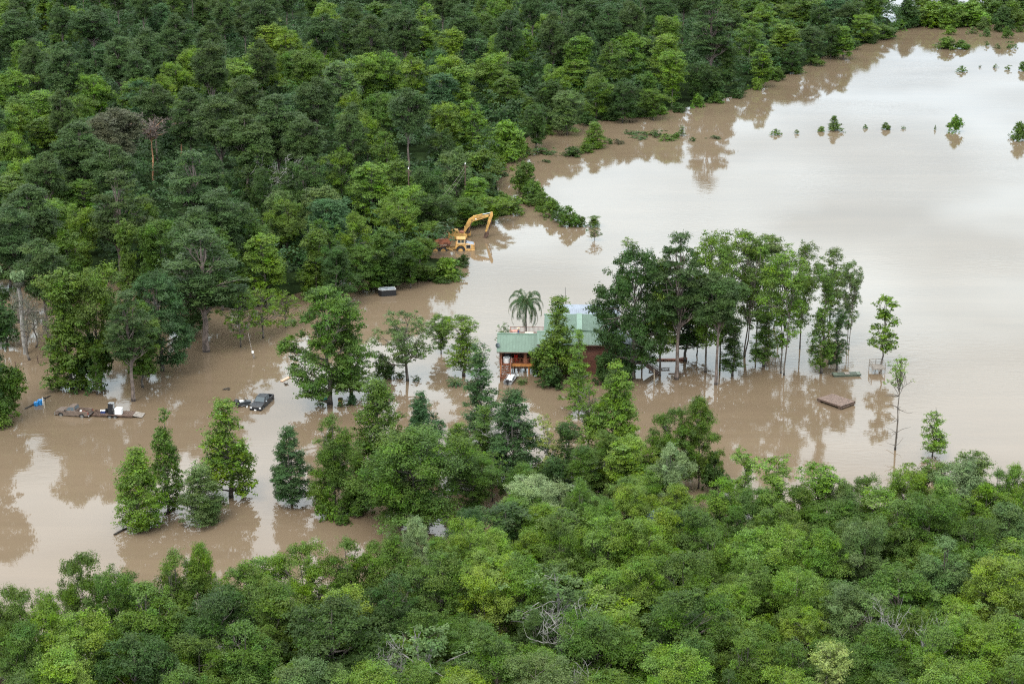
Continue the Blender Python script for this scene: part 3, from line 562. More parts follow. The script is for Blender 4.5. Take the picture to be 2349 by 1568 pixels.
# ---------------------------------------------------------------- the back wood: crowns one can tell apart
def kind_name(k): return 'pine_tree' if 'pine' in k else 'vine_covered_tree' if 'vine' in k else 'slender_tree' if k[:4] in ('tall', 'slim') else 'live_oak' if k == 'darkoak' else 'broadleaf_tree'
BW = [  # key, top x, top y, height, width px, colour
 ('pine0', 140, 95, 25, 90, 'olive'), ('pine1', 178, 275, 24, 112, 'olive'), ('pine2', 260, 243, 24, 112, 'brownish'), ('pine3', 225, 262, 23, 84, 'brownish'),
 ('pine0', 500, 213, 24, 112, 'olive'), ('pine1', 632, 212, 25, 112, 'olive'), ('pine2', 722, 172, 25, 82, 'olive'), ('bigpine', 262, 392, 23, 120, 'olive'), ('bigpine', 440, 345, 22, 135, 'olive'),
 ('pine0', 480, 88, 25, 78, 'olive'), ('pine1', 596, -10, 26, 70, 'olive'), ('pine2', 935, 198, 24, 86, 'olive'), ('pine3', 808, 232, 23, 72, 'olive'), ('pine0', 1165, 20, 25, 60, 'olive'),
 ('pine1', 1396, 8, 25, 58, 'olive'), ('pine2', 1448, 2, 25, 52, 'olive'), ('bigpine', 1636, -12, 29, 96, 'olive'), ('pine3', 400, 28, 24, 80, 'olive'), ('pine0', 270, 80, 24, 80, 'olive'),
 ('pine1', 30, 20, 24, 80, 'olive'), ('pine2', 210, 10, 24, 86, 'olive'), ('pine3', 335, 60, 24, 86, 'olive'), ('pine1', 60, 420, 22, 120, 'olive'), ('pine0', 20, 470, 22, 110, 'olive'),
 ('pine2', 350, 190, 22, 80, 'olive'), ('pine3', 430, 195, 23, 92, 'olive'), ('pine0', 560, 170, 23, 92, 'olive'), ('pine2', 560, 262, 22, 110, 'olive'), ('pine1', 690, 262, 22, 88, 'olive'),
 ('pine3', 850, 30, 24, 76, 'olive'), ('pine0', 930, 20, 24, 70, 'olive'), ('pine2', 740, 30, 24, 74, 'olive'), ('pine1', 1060, 5, 24, 66, 'olive'), ('pine3', 1270, 22, 24, 64, 'olive'), ('pine0', 1330, 12, 24, 60, 'olive'),
 ('pine2', 250, 330, 22, 100, 'olive'), ('pine1', 505, 430, 21, 120, 'olive'), ('pine0', 90, 545, 20, 110, 'olive'), ('pine3', 450, 470, 20, 120, 'olive'),
 ('broad0', 60, 86, 17, 88, 'bright green'), ('broad1', 30, 152, 17, 90, 'bright green'), ('broad2', 152, 140, 17, 92, 'bright green'), ('broad3', 212, 165, 17, 70, 'bright green'), ('tall0', 92, 205, 17, 88, 'bright green'),
 ('broad4', 30, 232, 16, 92, 'bright green'), ('broad0', 170, 215, 16, 90, 'mid green'), ('tall1', 618, 50, 19, 62, 'yellow green'), ('tall2', 592, 95, 18, 66, 'bright green'), ('broad1', 655, 62, 18, 70, 'bright green'),
 ('broad2', 436, 108, 17, 64, 'bright green'), ('broad3', 400, 136, 17, 66, 'bright green'), ('broad4', 370, 165, 16, 70, 'bright green'), ('broad0', 310, 172, 16, 92, 'mid green'), ('broad1', 490, 145, 16, 74, 'mid green'),
 ('tall0', 780, 138, 18, 80, 'grey green'), ('broad2', 700, 112, 17, 90, 'mid green'), ('broad3', 830, 120, 17, 88, 'bright green'), ('broad4', 745, 12, 18, 64, 'bright green'),
 ('tall1', 1031, 58, 19, 52, 'yellow green'), ('broad0', 888, 116, 17, 80, 'bright green'), ('broad1', 944, 122, 17, 78, 'bright green'), ('broad2', 1030, 124, 17, 88, 'bright green'), ('broad3', 1125, 116, 17, 92, 'bright green'),
 ('tall2', 975, 6, 18, 56, 'bright green'), ('tall0', 1202, 66, 18, 46, 'bright green'), ('broad4', 1138, 74, 17, 60, 'bright green'), ('tall1', 1327, 74, 18, 62, 'bright green'), ('broad0', 1270, 142, 16, 66, 'bright green'),
 ('tall2', 1404, 88, 18, 64, 'mid green'), ('broad1', 1448, 66, 18, 84, 'bright green'), ('tall0', 1528, 76, 19, 74, 'bright green'), ('broad2', 1530, 32, 18, 70, 'bright green'), ('tall1', 1545, 110, 17, 62, 'bright green'),
 ('broad3', 1024, 228, 17, 88, 'bright green'), ('tall2', 1082, 226, 17, 70, 'bright green'), ('low0', 1160, 276, 10, 84, 'bright green'), ('low1', 1108, 338, 9.5, 104, 'mid green'), ('broad1', 806, 202, 16, 62, 'bright green'),
 ('broad2', 870, 208, 16, 72, 'mid green'), ('broad3', 925, 420, 14, 92, 'bright green'), ('tall0', 852, 372, 15, 92, 'bright green'), ('broad4', 812, 482, 14, 80, 'bright green'), ('broad0', 915, 456, 13, 88, 'bright green'),
 ('broad1', 1045, 332, 15, 84, 'grey green'), ('tall1', 735, 420, 16, 80, 'grey green'), ('broad2', 640, 432, 16, 70, 'grey green'), ('tall2', 735, 500, 14, 74, 'mid green'), ('broad3', 655, 455, 15, 84, 'mid green'),
 ('broad4', 600, 380, 17, 80, 'dark green'), ('tall0', 590, 330, 17, 90, 'dark green'), ('broad0', 700, 360, 17, 100, 'dark green'), ('broad1', 780, 330, 16, 80, 'mid green'), ('broad2', 20, 300, 17, 80, 'bright green'),
 ('broad3', 45, 355, 17, 80, 'bright green'), ('broad4', 120, 380, 16, 90, 'mid green'), ('tall1', 120, 450, 16, 80, 'bright green'), ('broad0', 180, 460, 16, 88, 'bright green'), ('broad1', 150, 520, 14, 96, 'mid green'),
 ('broad2', 360, 500, 16, 100, 'mid green'), ('vine0', 285, 500, 18, 60, 'mid green'), ('vine1', 720, 520, 14, 66, 'mid green'), ('broad3', 560, 470, 16, 88, 'mid green'), ('tall2', 500, 520, 16, 90, 'mid green'),
 ('vine2', 875, 520, 12, 70, 'mid green'), ('broad4', 960, 540, 9, 84, 'mid green'), ('broad0', 900, 560, 9, 88, 'dark green'), ('broad1', 830, 555, 10, 88, 'mid green'), ('broad2', 770, 560, 12, 80, 'dark green'),
 ('broad3', 978, 505, 8, 66, 'mid green'), ('broad4', 1070, 452, 6.5, 96, 'mid green'), ('broad0', 1128, 448, 6, 74, 'bright green'), ('tall0', 1092, 405, 9, 60, 'bright green'), ('vine1', 1118, 392, 8, 40, 'dark green'),
 ('tall1', 940, 545, 10, 50, 'mid green'), ('broad3', 1000, 440, 11, 90, 'dark green'), ('broad2', 975, 380, 14, 80, 'dark green'), ('tall2', 885, 300, 17, 70, 'mid green'),
 ('broad0', 1230, 235, 12, 70, 'dark green'), ('broad2', 1300, 205, 12, 74, 'grey green'), ('tall1', 1255, 180, 14, 56, 'dark green'), ('broad4', 1370, 165, 13, 80, 'mid green'), ('broad1', 1430, 180, 12, 66, 'dark green'),
 ('vine2', 1487, 160, 13, 46, 'mid green'), ('broad3', 1500, 200, 9, 60, 'mid green'), ('broad0', 1600, 140, 12, 62, 'dark green'), ('tall2', 1750, 100, 13, 54, 'bright green'), ('broad2', 1660, 95, 15, 66, 'dark green'),
 ('broad4', 1720, 60, 15, 64, 'mid green'), ('broad3', 1800, 40, 14, 64, 'mid green'), ('tall1', 1865, 55, 13, 46, 'olive'), ('broad1', 1910, 50, 12, 50, 'dark green'), ('tall0', 1938, 58, 11, 40, 'bright green'),
 ('broad2', 1985, 30, 10, 60, 'bright green'), ('broad0', 1880, 5, 14, 60, 'dark green'), ('broad3', 1950, 0, 13, 60, 'dark green'), ('broad4', 2030, 55, 5, 56, 'mid green'), ('broad1', 1820, 95, 10, 50, 'dark green'),
 ('low2', 2084, -8, 11, 56, 'dark green'), ('low0', 2140, 2, 9, 74, 'bright green'), ('low1', 2180, 6, 9, 66, 'bright green'), ('low3', 2232, -2, 9.5, 76, 'bright green'), ('low1', 2280, -6, 9, 66, 'mid green'), ('low0', 2325, 0, 9, 50, 'mid green'),
 ('low3', 2246, 22, 5.5, 44, 'bright green'), ('low2', 2258, 36, 5, 26, 'grey green'), ('low1', 2114, 14, 6.5, 46, 'mid green'), ('low0', 2206, 18, 6.5, 50, 'mid green'), ('low3', 2303, 12, 9, 50, 'dark green'), ('low2', 2150, 24, 5, 44, 'mid green'),
 ('low1', 2340, 24, 6, 44, 'mid green'), ('low0', 2180, -22, 10, 70, 'mid green'), ('low3', 2120, -20, 10, 70, 'mid green'), ('low1', 2250, -24, 11, 70, 'mid green'), ('low0', 2300, -26, 10, 70, 'dark green'), ('low2', 2345, -24, 9, 60, 'mid green')]
for k in BW:
    nm = kind_name(k[0])
    by_top(k[0], k[1], k[2], k[3], k[4] * 1.17, k[5], nm)
for x, ty, by, w_, lab in [(353, 270, 425, 58, 'dead pine with orange trunk and wide brown top, tallest of three'), (420, 265, 400, 46, 'dead pine with pale trunk and round brown top at right'),
                           (299, 258, 428, 60, 'dead pine with orange trunk among brown-tipped pines')]:
    by_base('deadpine', x, by, ty, w_, 'grey', 'dead_pine', 'dead tree', lab, 'dead pines in the back wood', parts=('dead_crown', 'trunk'))
by_base('snag0', 640, 510, 358, 110, 'grey', 'dead_tree', 'dead tree', 'grey leafless tree in a dark gap of the back wood', parts=('branches', 'trunk'))
by_base('snag0', 775, 250, 143, 60, 'grey', 'dead_tree', 'dead tree', 'pale bare-limbed tree among bright crowns of the back wood', parts=('branches', 'trunk'))

# fill between them
wp = [(t[0].location.x, t[0].location.y, t[5]) for t in TREES]
cells = {}
def near(x, y, d):
    ci, cj = int(x // 8), int(y // 8)
    for i in range(ci - 2, ci + 3):
        for j in range(cj - 2, cj + 3):
            for q in cells.get((i, j), ()):
                if (q[0] - x) ** 2 + (q[1] - y) ** 2 < d * d: return True
    return False
def addc(x, y): cells.setdefault((int(x // 8), int(y // 8)), []).append((x, y))
for a in wp: addc(a[0], a[1])
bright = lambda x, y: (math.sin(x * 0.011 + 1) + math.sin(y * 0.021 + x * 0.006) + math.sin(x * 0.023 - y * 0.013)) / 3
CLEAR = [(315, 440, 258, 420, 390), (280, 318, 250, 405, 395), (590, 690, 362, 455, 510), (745, 808, 145, 210, 250), (985, 1140, 485, 578, 560), (1052, 1082, 374, 430, 480), (1618, 1650, 60, 140, 170), (925, 960, 255, 350, 420)]
def hides(px_, py_, H, W):
    q = P2((*G(px_, py_).xy, H)); w2 = W * ppm(py_) * 0.45
    return any(py_ > cb - 1 and px_ + w2 > x0 and px_ - w2 < x1 and q[1] < y1 for x0, x1, y0, y1, cb in CLEAR)
nfill = 0; tries = 0
while nfill < 300 and tries < 60000:
    tries += 1
    px_, py_ = RNG.uniform(-60, 2010), RNG.uniform(-60, 655)
    if RNG.random() > (400 / (py_ + 500)) ** 2 * 1.6: continue
    if not inside(BACK, px_, py_ ) : continue
    edge = not inside(BACK, px_, py_ + 22)
    p = G(px_, py_)
    if near(p.x, p.y, 6.2 if not edge else 4.4): continue
    if 960 < px_ < 1170 and 480 < py_ < 600: continue
    pineish = py_ < 190 and px_ < 1700 or (px_ < 620 and py_ < 620)
    if edge:
        key = RNG.choice(['vine0', 'low0', 'low1', 'low2', 'low3', 'broad2']); H = RNG.uniform(6, 10.5) if px_ > 1160 else RNG.uniform(6, 11); W = RNG.uniform(6.5, 9.5); col = RNG.choice(['dark green', 'dark green', 'mid green', 'mid green', 'bright green'])
    elif pineish and RNG.random() < 0.36:
        key = f'pine{RNG.randrange(5)}'; H = RNG.uniform(19, 24); W = RNG.uniform(7, 9.5); col = 'olive'
    else:
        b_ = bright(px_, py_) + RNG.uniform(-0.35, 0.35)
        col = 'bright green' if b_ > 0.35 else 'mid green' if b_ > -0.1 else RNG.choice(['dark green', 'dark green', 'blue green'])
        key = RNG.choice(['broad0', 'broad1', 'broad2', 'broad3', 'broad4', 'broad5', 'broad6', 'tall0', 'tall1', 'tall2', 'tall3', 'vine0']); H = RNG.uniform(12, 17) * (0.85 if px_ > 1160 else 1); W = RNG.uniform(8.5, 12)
        if py_ < 160: H *= 1.05
    if hides(px_, py_, H, W): continue
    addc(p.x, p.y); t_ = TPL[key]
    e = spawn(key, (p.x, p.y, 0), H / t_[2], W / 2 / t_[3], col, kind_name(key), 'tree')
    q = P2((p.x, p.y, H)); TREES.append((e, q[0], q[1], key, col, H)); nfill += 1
print('fill', nfill, tries)

# ---------------------------------------------------------------- the front wood
FW = [('near0', 182, 1258, 15, 118, 'mid green'), ('near2', 262, 1300, 14, 120, 'mid green'), ('near1', 400, 1252, 15, 165, 'mid green'), ('near4', 455, 1240, 14.5, 92, 'bright green'), ('near3', 560, 1290, 13, 150, 'mid green'),
 ('near0', 690, 1238, 14, 150, 'bright green'), ('near1', 790, 1226, 14, 150, 'mid green'), ('near5', 885, 1214, 14, 130, 'mid green'), ('near4', 950, 1180, 14, 92, 'silvery green'), ('near2', 1065, 1188, 13, 115, 'bright green'),
 ('near0', 1285, 1180, 13, 110, 'mid green'), ('near3', 1400, 1182, 13, 145, 'bright green'), ('near1', 1330, 1090, 12, 100, 'mid green'), ('near5', 1470, 1180, 13, 120, 'bright green'),
 ('near2', 20, 1346, 13, 130, 'mid green'), ('near5', 92, 1352, 13, 110, 'bright green'), ('near4', 50, 1420, 13, 160, 'mid green'), ('near1', 330, 1330, 14, 230, 'mid green'), ('near3', 185, 1400, 13, 170, 'bright green'),
 ('near0', 480, 1345, 14, 200, 'dark green'), ('near4', 630, 1330, 14, 190, 'mid green'), ('darkoak', 760, 1368, 14, 270, 'dark green'), ('near1', 900, 1310, 13, 170, 'dark green'), ('near3', 1010, 1265, 13, 170, 'mid green'),
 ('near2', 1110, 1300, 12, 150, 'yellow green'), ('near5', 1190, 1270, 12.5, 140, 'bright green'), ('airy1', 1280, 1300, 12.5, 230, 'grey green'), ('near0', 1570, 1262, 13, 180, 'mid green'), ('near4', 1470, 1270, 13, 150, 'bright green'),
 ('near1', 1640, 1210, 13, 120, 'mid green'), ('near3', 1740, 1210, 13, 160, 'bright green'), ('near0', 1570, 1335, 14.5, 200, 'mid green'), ('near5', 1690, 1320, 12, 120, 'bright green'), ('near2', 1990, 1182, 13.5, 130, 'grey green'),
 ('near4', 1890, 1210, 13, 140, 'bright green'), ('near1', 2170, 1226, 13, 180, 'grey green'), ('darkoak', 2070, 1300, 12, 210, 'mid green'), ('near3', 2300, 1270, 13, 170, 'yellow green'), ('near0', 2240, 1180, 12, 130, 'mid green'),
 ('near5', 1960, 1335, 13, 160, 'grey green'), ('near2', 1830, 1310, 12, 150, 'bright green'), ('airy1', 960, 1430, 12, 250, 'grey green'), ('near1', 560, 1420, 13, 210, 'mid green'), ('darkoak', 300, 1455, 12, 220, 'dark green'),
 ('near4', 130, 1480, 13, 190, 'yellow green'), ('near3', 700, 1505, 12, 170, 'grey green'), ('near0', 1140, 1440, 12.5, 190, 'mid green'), ('near5', 1370, 1400, 13, 170, 'mid green'), ('slim1', 1907, 1468, 13, 120, 'pale yellow'),
 ('near2', 1230, 1510, 12, 200, 'grey green'), ('near3', 1560, 1480, 12, 170, 'bright green'), ('near1', 1720, 1440, 12, 170, 'mid green'), ('near4', 2020, 1430, 12, 170, 'mid green'), ('near0', 2150, 1420, 13, 180, 'bright green'),
 ('near5', 2290, 1400, 13, 180, 'bright green'), ('near2', 2200, 1510, 12, 190, 'bright green'), ('near1', 420, 1520, 12, 200, 'mid green'), ('near0', 30, 1540, 12, 180, 'mid green'), ('near3', 850, 1520, 12, 190, 'bright green'),
 ('near4', 1400, 1530, 11, 180, 'mid green'), ('near5', 1060, 1540, 11, 160, 'yellow green'), ('near1', 2330, 1500, 12, 170, 'mid green'), ('near2', 1800, 1540, 11, 170, 'bright green'), ('near0', 560, 1560, 11, 170, 'mid green'),
 # along the right-hand shore
 ('slim0', 1785, 1052, 14, 111, 'bright green'), ('slim1', 1885, 1058, 14, 109, 'bright green'), ('near4', 1840, 1110, 12, 130, 'mid green'), ('near0', 1985, 1086, 12, 104, 'mid green'), ('slim2', 2025, 1120, 12, 109, 'bright green'),
 ('near2', 2090, 1068, 13, 109, 'bright green'), ('slim0', 2130, 1048, 13, 96, 'mid green'), ('near5', 2205, 1042, 14, 124, 'silvery green'), ('slim1', 2240, 1028, 14, 91, 'grey green'), ('near1', 2290, 1068, 13, 117, 'mid green'), ('near3', 2340, 1060, 13, 91, 'bright green'),
 ('near0', 1720, 1120, 12, 117, 'mid green'), ('near5', 1930, 1130, 12, 143, 'mid green'), ('near1', 2060, 1140, 13, 156, 'mid green'), ('near2', 2140, 1130, 13, 156, 'mid green'), ('near4', 2320, 1150, 12, 156, 'grey green'),
 ('near3', 1790, 1160, 12, 156, 'mid green'), ('near6', 1660, 1090, 12, 110, 'bright green'), ('near7', 1765, 1110, 12, 110, 'bright green'), ('near6', 1935, 1095, 12, 100, 'grey green'), ('near7', 2175, 1090, 13, 110, 'bright green'), ('near6', 2265, 1105, 12, 120, 'bright green'), ('near0', 1610, 1160, 12, 143, 'mid green')]
for k in FW: by_top(k[0], k[1], k[2], k[3], k[4] * 1.16, k[5], kind_name(k[0]))
for x, ty, H, w_, lab in [(1300, 1385, 12, 150, 'bare grey limbs spreading inside the front wood, middle'), (2040, 1375, 12.5, 110, 'bare pale limbs poking through the front wood at right'),
                          (2142, 1412, 13, 90, 'slim bleached trunk with broken limbs at right front'), (905, 1470, 11, 120, 'bleached limbs above the lower edge left of middle'), (1350, 1530, 10, 120, 'bleached forked limbs at the lower edge, middle')]:
    p = G(x, ty, H); p.z = 0; s = P2((p.x, p.y, H * 0.7))[2]
    spawn('snag0', p, H / 12, w_ / s / 10, 'grey', 'dead_tree', 'dead tree', lab, 'bare trees in the front wood', parts=('branches', 'trunk'))
cells = {}
for t_ in TREES:
    if t_[0].location.y < 330: addc(t_[0].location.x, t_[0].location.y)
FRONT = [(-40, 1555), (120, 1545), (330, 1500), (560, 1480), (760, 1450), (900, 1430), (1060, 1330), (1200, 1260), (1400, 1225), (1560, 1235), (1700, 1290), (1850, 1290), (2100, 1280), (2400, 1260), (2400, 1800), (-40, 1800)]
n = 0; tries = 0
while n < 70 and tries < 20000:
    tries += 1; px_, py_ = RNG.uniform(-40, 2400), RNG.uniform(1230, 1790)
    if not inside(FRONT, px_, py_): continue
    p = G(px_, py_)
    if near(p.x, p.y, 4.6): continue
    addc(p.x, p.y); key = RNG.choice(['near0', 'near1', 'near2', 'near3', 'near4', 'near5', 'near6', 'near7', 'slim2']); H = RNG.uniform(8, 11.5); W = RNG.uniform(6.5, 9)
    col = RNG.choice(['mid green', 'mid green', 'bright green', 'bright green', 'dark green', 'yellow green']); t_ = TPL[key]
    q = P2((p.x, p.y, H))
    if q[1] > 1580 or q[0] < -30 or q[0] > 2380: continue
    if 1440 < q[0] < 1530 and 1180 < q[1] < 1290: continue
    e = spawn(key, (p.x, p.y, 0), H / t_[2], W / 2 / t_[3], col, kind_name(key), 'tree'); TREES.append((e, q[0], q[1], key, col, H)); n += 1
print('front fill', n)

# ---------------------------------------------------------------- labels that say where each wood tree stands
def region(x, y):
    if y < 900:
        if x > 2060: return 'on the far right-hand island', 'trees on the far island'
        if y < 80: r = 'far left corner' if x < 250 else 'at top edge above the dead pines' if x < 560 else 'at top edge left of centre' if x < 900 else 'at top edge of centre' if x < 1250 else 'at top edge by tall-trunked pine' if x < 1750 else 'at tapering end of far wood'
        elif y < 250: r = 'on the wood far left' if x < 250 else 'behind the dead pines' if x < 550 else 'around the pale bare-limbed tree' if x < 850 else 'in the bright stand mid wood' if x < 1180 else 'above the curving shore' if x < 1500 else 'on the right shore below tall-trunked pine'
        elif y < 430: r = 'left of the dead pines' if x < 250 else 'below the dead pines' if x < 520 else 'around the grey leafless tree' if x < 790 else 'behind the wooden power pole' if x < 1020 else 'by the flooded inlet'
        else: r = 'behind the mossy palms' if x < 300 else 'behind the lone flooded pine' if x < 600 else 'behind the black tub' if x < 900 else 'beside the excavator'
        return r, 'trees of the back wood'
    if y < 1180: r = 'on the front wood\'s right shore' if x > 1690 else 'just below the cabin trees'
    elif y < 1330: r = 'at left tip of front wood' if x < 500 else 'on front wood\'s water edge' if x < 950 else 'round the silver-leaved tree' if x < 1420 else 'round the blue tarp' if x < 1780 else 'in front wood near right edge'
    elif y < 1460: r = 'in lower left front wood' if x < 600 else 'in front wood left of middle' if x < 1150 else 'in front wood right of middle' if x < 1700 else 'in lower right front wood'
    else: r = 'along bottom edge, left third' if x < 780 else 'along bottom edge, middle third' if x < 1560 else 'along bottom edge, right third'
    return r, 'trees of the front wood'
NUM = 'one two three four five six seven eight nine ten eleven twelve thirteen fourteen fifteen sixteen seventeen eighteen nineteen twenty'.split()
ORD = 'leftmost second third fourth fifth sixth seventh eighth ninth tenth eleventh twelfth thirteenth fourteenth fifteenth sixteenth seventeenth eighteenth nineteenth twentieth'.split()
NUM += ['twenty-' + k for k in NUM[:9]] + ['thirty'] + ['thirty-' + k for k in NUM[:9]]
ORD += ['twenty-' + k for k in ['first'] + ORD[1:9]] + ['thirtieth'] + ['thirty-' + k for k in ['first'] + ORD[1:9]]
bins = {}
for t_ in TREES:
    r, g = region(t_[1], t_[2]); kind = 'pine' if 'pine' in t_[3] else 'vine-clad tree' if 'vine' in t_[3] else 'narrow tree' if t_[3][:4] in ('tall', 'slim') else 'broad tree'
    bins.setdefault((r, g, kind, t_[4]), []).append(t_)
for (r, g, kind, col), ts in bins.items():
    ts.sort(key=lambda a: a[1]); n = len(ts)
    for i, t_ in enumerate(ts):
        if n == 1: l_ = f'only {col} {kind} {r}'
        elif i == n - 1: l_ = f'{col} {kind} {r}, rightmost of {NUM[n-1]}'
        elif i == 0: l_ = f'{col} {kind} {r}, leftmost of {NUM[n-1]}'
        else: l_ = f'{col} {kind} {r}, {ORD[i]} from left of {NUM[n-1]}'
        t_[0]['label'] = l_; t_[0]['group'] = g

# ---------------------------------------------------------------- bushes at the water's edge and in the flood
GB = 'bushes along the wood edge'
edge_pts = [(848, 632), (885, 640), (925, 642), (965, 640), (1003, 640), (1030, 636), (1172, 490), (1150, 470), (1110, 496), (1065, 490), (1020, 498), (1132, 404), (1146, 388), (1180, 369), (1196, 350),
            (1245, 308), (1290, 296), (1345, 288), (1400, 276), (1455, 268), (1510, 262), (1555, 256), (1600, 246), (1645, 236), (1690, 224), (1735, 206), (1780, 184), (1825, 168), (1868, 150), (1910, 130), (1955, 114), (2000, 100), (2040, 84), (2062, 68)]
for i, (x, y) in enumerate(edge_pts):
    k = RNG.randrange(4); s = ppm(y); hh = RNG.uniform(2.6, 4.6); ww = RNG.uniform(5, 7.5)
    by_base(f'bush{k}', x, y, y - hh * s * 0.95, ww * s, RNG.choice(['mid green', 'dark green', 'bright green', 'mid green']), 'bush', 'bush',
            f'bush on the wood\'s waterline, {NUM[i]} along from the black tub', GB)
GF = 'bushes standing in the flood'
IN = [('bush3', 1196, 420, 385, 44, 'mid green', 'bush at the head of the hedge line'), ('bush2', 1232, 462, 432, 46, 'bright green', 'bush filling the hedge line before its bend'), ('bush1', 1285, 508, 478, 44, 'dark green', 'dark bush in the lower hedge line'), ('shrub1', 1240, 484, 472, 44, 'mid green', 'low fringe at the foot of the hedge line'), ('shrub0', 1454, 308, 302, 60, 'olive', 'thin weed streak left of the long flat clumps'), ('shrub1', 1640, 318, 311, 40, 'olive', 'faint weed streak in the ripples'), ('shrub0', 1470, 318, 313, 50, 'olive', 'thin weed streak under the first long clump'), ('low1', 1203, 442, 366, 66, 'mid green', 'pointed bushy tree in the flooded hedge line'), ('bush0', 1218, 468, 415, 64, 'mid green', 'round bush right under the pointed hedge tree'), ('bush2', 1247, 478, 440, 56, 'mid green', 'hedge line bush below the round one'),
 ('bush1', 1265, 498, 456, 60, 'mid green', 'olive hedge line bush left of the pointed small one'), ('bush2', 1305, 519, 472, 54, 'mid green', 'small pointed bush near the hedge line end'), ('bush3', 1334, 519, 496, 36, 'mid green', 'low bush right of the small pointed one'),
 ('slim2', 1362, 520, 496, 34, 'mid green', 'little leafy top beyond the hedge line'), ('airy2', 1364, 552, 520, 38, 'grey green', 'sparse drowned sapling last in the hedge line'), ('airy0', 1440, 575, 545, 42, 'yellow green', 'yellowish sparse sapling left of the grove'),
 ('cone0', 1364, 340, 278, 56, 'bright green', 'bright conical bush standing in the inlet'), ('bush0', 1312, 358, 336, 46, 'dark green', 'low dark bush left of the conical one'), ('bush2', 1345, 350, 328, 40, 'mid green', 'bush joined to the conical one'),
 ('shrub0', 1398, 330, 318, 28, 'dark green', 'flat green patch right of the conical bush'), ('shrub1', 1418, 330, 318, 44, 'brownish', 'brownish drowned shrub right of the conical bush'),
 ('shrub0', 1500, 311, 300, 60, 'dark green', 'long flat clump on the sunken bank'), ('shrub1', 1530, 321, 308, 66, 'mid green', 'second long clump on the sunken bank'), ('bush1', 1552, 318, 304, 22, 'mid green', 'upright tuft above the long clumps'),
 ('layered', 1564, 312, 288, 20, 'mid green', 'small dark spiky sapling on the sunken bank'), ('shrub0', 1590, 324, 315, 20, 'dark green', 'tiny clump right of the spiky sapling'),
 ('shrub1', 1780, 309, 297, 42, 'mid green', 'low clump in the ripples at mid channel'), ('shrub0', 1828, 307, 298, 14, 'mid green', 'tiny clump right of the mid channel clump'), ('bush0', 1884, 302, 290, 18, 'bright green', 'small mound left of the sparse sapling'),
 ('cone0', 1912, 298, 264, 26, 'mid green', 'sparse upright sapling on the far sunken bank'), ('shrub0', 1918, 301, 286, 42, 'grey green', 'low twiggy clump under the sparse sapling'), ('shrub1', 1985, 295, 286, 18, 'mid green', 'small flat clump right of the sapling'),
 ('bush2', 2032, 297, 281, 24, 'mid green', 'small round clump mid row at right'), ('shrub0', 2072, 296, 290, 14, 'grey green', 'tiny twig clump left of the round open tree'), ('shrub1', 2145, 298, 287, 8, 'grey green', 'single drowned sprig left of the round open tree'),
 ('bush1', 2191, 303, 264, 44, 'bright green', 'round open little tree in mid channel'), ('bush3', 2338, 322, 278, 52, 'mid green', 'round little tree cut by the right edge'),
 ('bush0', 2170, 112, 84, 50, 'mid green', 'broad green bush off the far island'), ('bush2', 2206, 112, 92, 42, 'mid green', 'bush joined right of the broad one'), ('bush1', 2177, 80, 58, 30, 'yellow green', 'bright mound at the island edge'),
 ('shrub1', 2230, 78, 62, 40, 'grey green', 'brownish brush at the island edge'), ('bush3', 2262, 84, 64, 26, 'grey green', 'grey bush at the island edge'), ('bush1', 2308, 88, 60, 30, 'mid green', 'taller grey-green bush right of the brush'),
 ('bush2', 2340, 74, 60, 22, 'mid green', 'bush at the far right island edge'), ('shrub0', 2264, 106, 95, 12, 'grey green', 'small twig tuft right of the broad bush'), ('shrub1', 2288, 112, 100, 20, 'grey green', 'second twig tuft right of the broad bush'),
 ('shrub0', 2318, 112, 96, 30, 'grey green', 'twig patch near the far right'), ('shrub1', 2206, 165, 152, 36, 'mid green', 'flat clump in a row across open water'), ('shrub0', 2248, 155, 150, 8, 'dark green', 'tiny speck clump in the row across open water'),
 ('shrub1', 2283, 156, 147, 16, 'mid green', 'low round mound in the row across open water'), ('shrub0', 2312, 160, 150, 18, 'mid green', 'last low mound of the row across open water'), ('bush0', 2347, 163, 140, 24, 'mid green', 'bush of the row cut by the right edge'),
 ('shrub0', 735, 930, 918, 30, 'mid green', 'mound of green plants under the big spreading tree'), ('shrub1', 783, 932, 914, 26, 'grey green', 'leafy plants in front of the yellow pot'), ('bush3', 808, 928, 900, 30, 'blue green', 'small bush at the second trunk beside the yellow pot'),
 ('shrub1', 852, 662, 652, 18, 'bright green', 'grass clump left of the rusty mixer'), ('bush2', 1062, 610, 583, 36, 'dark green', 'dark round bush off the wood\'s tip'), ('bush0', 1028, 642, 590, 60, 'bright green', 'bright round bush at the wood\'s tip'),
 ('shrub0', 1240, 352, 340, 90, 'dark green', 'flat green weed bed at the inlet mouth'), ('shrub1', 1252, 372, 366, 34, 'dark green', 'small weed patch below the weed bed'), ('bush1', 790, 1200, 1180, 40, 'mid green', 'low growth on the water below the leafy tree')]
for k, x, y, ty, w_, c, lab in IN: by_base(k, x, y, ty, w_, c, 'bush' if k[:4] in ('bush', 'shru', 'cone') else 'sapling', 'bush' if k[:4] in ('bush', 'shru', 'cone') else 'sapling', lab, GF, parts=('foliage', 'stem'))

